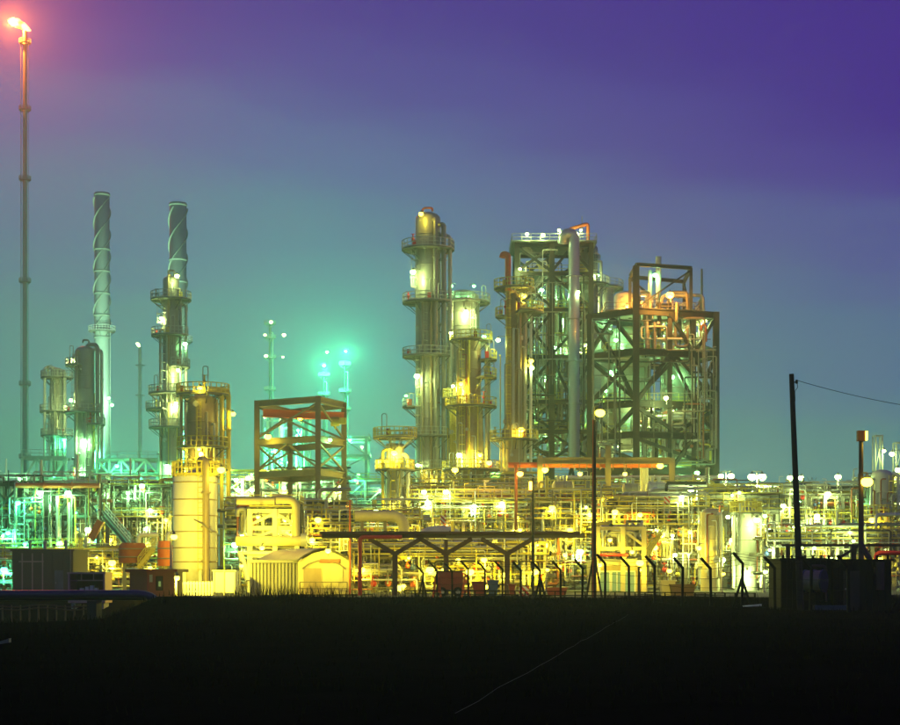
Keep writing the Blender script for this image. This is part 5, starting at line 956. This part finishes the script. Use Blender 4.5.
# leaning pole
D = 80; p0 = P(801, 606, D); p1 = P(791.5, 374, D); p0.z = -.3; th = thing('utility_pole', 'leaning black wooden pole carrying a single wire', 'pole', (p0.x, D, 0))
b = MB(); b.cyl(p0, p1, .17, .115, n=14); b.build('pole', 'wood', th); b = MB(); q = p0.lerp(p1, .965); b.cyl(q, q + Vector((.22, -.05, .02)), .03, n=6); b.cyl(q + Vector((.22, -.05, -.06)), q + Vector((.22, -.05, .12)), .06, n=8); b.build('insulator', 'black', th)
b = MB(); q2 = p0.lerp(p1, .93); b.pipe([q + Vector((.22, -.05, .05)), q + Vector((.28, -.08, -.25)), q2 + Vector((.1, -.12, 0)), q2 + Vector((.12, -.12, -.5))], .015, 6, .1); b.build('lead_wire', 'black', th)
b = MB(); e = P(1000, 415, D + 6); pts = []
for i in range(21): t = i / 20; s = q + Vector((.22, -.05, .1)); p = s.lerp(e, t); p.z -= .55 * 4 * t * (1 - t) * .6; pts.append(p)
b.pipe(pts, .014, 6, .05); tag(b.build('overhead_wire', 'black', None, base=pts[0]), 'single sagging wire running from the leaning wooden pole', 'wire')
# dark shed / skid with drum
D = 84; th = thing('dark_shed', 'black machinery shed with pipe gantry on its roof', 'shed', (X(840, D), D, 0)); x0, xm, x1 = X(781, D), X(832, D), X(890, D)
for (q0, q1, h, nm, d) in ((x0, xm, Z(559, D), 'bay', 0), (xm + .003, x1, Z(560, D), 'bay', -.3)):
    n = 9
    for j in range(n): b = MB(); aa, cc = q0 + (q1 - q0) * j / n, q0 + (q1 - q0) * (j + 1) / n; b.b2(aa + .012, cc - .012, D + d, D + d + .08, -.3, h - .05); b.build('wall_panel', 'black', th)
    b = MB(); b.b2(q0, q1, D + d + .085, D + 3.2, -.3, h - .06); b.build('body', 'black', th); b = MB(); b.b2(q0 - .08, q1 + .08, D + d - .1, D + 3.3, h - .05, h + .04); b.build('roof', 'black', th)
b = MB(); b.b2(X(842, D), X(858, D), D - .36, D - .31, -.2, 1.9); dr = b.build('door', 'steel_k', th); b = MB(); b.cyl((X(844, D), D - .44, 1.0), (X(844, D), D - .36, 1.0), .05, n=8); b.build('handle', 'steel_l', dr)
for x in (797, 866): b = MB(); q = P(x, 567, D - .42); b.b2(q.x - .3, q.x + .3, D - .4, D - .33, q.z - .25, q.z + .25); lv = b.build('louvre', 'black', th)
b = MB(); b.pipe([P(826, 602, D - .2), P(826, 566, D - .2), P(812, 566, D - .2)], .07, 8, .2); b.build('pipe', 'steel_b', th)
zt_ = Z(545, D); b = MB(); b.bar((X(786, D), D + 1, zt_), (X(915, D), D + 1, zt_), .12); b.build('gantry_beam', 'steel_b', th)
for x in (792, 858): b = MB(); b.bar((X(x, D), D + 1, Z(560, D)), (X(x, D), D + 1, zt_), .26 if x > 800 else .2); b.build('gantry_post', 'steel_b', th)
for s in ((838, 559, 858, 546), (860, 543, 879, 575)): b = MB(); b.bar(P(s[0], s[1], D + .9), P(s[2], s[3], D + (.9 if s[0] < 850 else -.5)), .12 if s[0] < 850 else .2); b.build('gantry_brace', 'steel_b', th)
for x in (783, 792, 805, 813, 821, 829, 854, 870, 877, 888): b = MB(); q = P(x, 559.5, D + 1.5); b.cyl(q, q + Vector((0, 0, .22)), .07, n=8); b.build('roof_stud', 'black', th)
b = MB(); b.pipe([P(880, 590, D - .5), P(880, 562, D - .5)], .22, 12); b.build('bent_pipe', 'steel_b', th)
th = thing('cable_drum', 'ochre and blue steel drum lying against dark shed', 'drum', (X(811, 82.5), 82.5, 0)); b = MB(); q = P(806, 581, 82.5); b.cyl(q, q + Vector((.75, -.5, 0)), .52, n=24); sh = b.build('shell', 'clad_tan', th)
for t in (0, .5, 1): b = MB(); qq = q + Vector((.75, -.5, 0)) * t; dv = Vector((.75, -.5, 0)).normalized() * .04; b.cyl(qq - dv, qq + dv, .56, n=24); b.build('hoop', 'bluepipe', th)
b = MB(); b.b2(q.x + .2, q.x + 1.9, 81.5, 82.3, 0, .22); b.build('cradle', 'bluepipe', th)
b = MB(); b.pipe([P(876, 590, 100), P(876, 553, 100), P(930, 553, 100)], .14, 10, .3); th = thing('red_pipe', 'bright red bent pipe behind the dark shed', 'pipe', (X(876, 100), 100, 0)); b.build('pipe', 'red', th)
b = MB(); b.bar((X(905, 100), 100.2, 0), (X(905, 100), 100.2, Z(553, 100) - .14), .12); b.build('support', 'steel_b', th)
for lb, x, y, D, L, m in (('pale plank lying on the bank near the fence corner', 405, 601, 108, 1.6, 'white'), ('short pale pipe lying in front of the cranked fence', 752, 603, 82, .9, 'pipe_w'), ('small pale scrap lying in the ditch grass', 5, 647, 40, .25, 'pipe_d')):
    th = P(x, y, D); g = ground_z(th.x, D); b = MB(); b.quadbox([(th.x - L / 2, D - .08, g + .06), (th.x + L / 2, D - .12, g + .1), (th.x + L / 2, D + .08, g + .1), (th.x - L / 2, D + .1, g + .06), (th.x - L / 2, D - .08, g + .12), (th.x + L / 2, D - .12, g + .2), (th.x + L / 2, D + .08, g + .2), (th.x - L / 2, D + .1, g + .12)]); tag(b.build('plank', m, None, base=(th.x, D, g)), lb, 'plank')
b = MB(); pts = []
for i in range(24): t = i / 23; y = 19 + (66 - 19) * t; x = X(455 + (628 - 455) * (1 - 19 / y) / (1 - 19 / 66), y); pts.append(Vector((x, y, max(.12, ground_z(x, y) * .3 + .12))))
b.pipe(pts, .0028, 6, .05); tag(b.build('ground_cable', 'steel_k', None, base=pts[0]), 'thin cable lying across the dark foreground field', 'cable')
# ---- weeds along the bank
b = MB(); rr = random.Random(4)
def blade(x, y, h, w):
    g = ground_z(x, y) - .04; a = rr.uniform(0, PI); dx, dy = math.cos(a) * w, math.sin(a) * w; lx, ly = rr.uniform(-.35, .35) * h, rr.uniform(-.35, .35) * h; i = len(b.v)
    b.v += [(x - dx, y - dy, g), (x + dx, y + dy, g), (x + lx * .4 + dx * .6, y + ly * .4 + dy * .6, g + h * .6), (x + lx * .4 - dx * .6, y + ly * .4 - dy * .6, g + h * .6), (x + lx, y + ly, g + h)]
    b.f += [(i, i + 1, i + 2, i + 3), (i + 3, i + 2, i + 4)]; b.sm += [False, False]
for k in range(26000):
    y = rr.uniform(88, 108) if k % 2 else 14 + 86 * rr.random() ** .8; x = rr.uniform(-.29, .29) * y; blade(x, y, rr.uniform(.08, .3) * (1 if y > 40 else .7), .012 + .00016 * y)
for k in range(900):     # taller weeds before the hut and the corner
    y = rr.uniform(100, 112); px = rr.choice((rr.gauss(270, 16), rr.gauss(310, 25), rr.uniform(235, 420), rr.uniform(140, 240))); x = X(px, y); blade(x, y, rr.uniform(.3, 1.25) * (1 if px > 235 else .5), .022)
for k in range(70):
    y = rr.uniform(84, 108); px = rr.uniform(150, 900); x = X(px, y); n = rr.randint(6, 22); h = rr.uniform(.25, .75)
    for q in range(n): blade(x + rr.gauss(0, .35), y + rr.gauss(0, .3), h * rr.uniform(.5, 1.1), .02)
o = b.build('grass', 'grass'); tag(o, None, None, None, 'stuff')
# ------------------------------------------------------------------ haze
b = MB(); b.b2(-420, 420, -20, 900, -3, 190)
hz = b.build('haze', 'clad'); hz['kind'] = 'stuff'
hm = bpy.data.materials.new('haze'); hm.use_nodes = True; t = hm.node_tree; t.nodes.clear()
pv = t.nodes.new('ShaderNodeVolumePrincipled'); pv.inputs['Density'].default_value = .0005; pv.inputs['Color'].default_value = (.90, .94, .92, 1); pv.inputs['Anisotropy'].default_value = .7
ou = t.nodes.new('ShaderNodeOutputMaterial'); t.links.new(pv.outputs[0], ou.inputs['Volume'])
hz.data.materials.clear(); hz.data.materials.append(hm)

# ------------------------------------------------------------------ groups of repeats
GROUPS = {'pipe_rack': 'pipe racks through the plant', 'lamp_post': 'lamp posts round the plant', 'distillation_tower': 'tall process towers', 'process_vessel': 'vessels before the spiral chimney', 'hopper_vessel': 'hopper vessels in the steel structures', 'steel_structure': 'dark steel structures', 'heat_exchanger': 'drums under the portal', 'far_tower': 'faint far towers', 'far_unit': 'misty far units', 'truss_bridge': 'truss bridges', 'staircase': 'yellow staircases', 'wrapped_vessel': 'wrapped vessels near the red cabin', 'storage_tank': 'upright storage tanks', 'trestle': 'orange trestles', 'bin': 'bins behind the fence', 'hazard_board': 'striped boards', 'flare_stack': 'flare stacks', 'mast_frame': 'mast frames', 'chute': 'sloping chutes', 'green_drum': 'pale drums in the braced frame', 'plank': 'scraps lying on the ground', 'flood_mast': 'chimney flood masts', 'regenerator_vessel': 'regenerator vessels', 'storage_vessel': 'storage vessels'}
for o in COL.objects:
    k = o.name.split('.')[0]
    if o.parent is None and k in GROUPS and not o.get('group'): o['group'] = GROUPS[k]
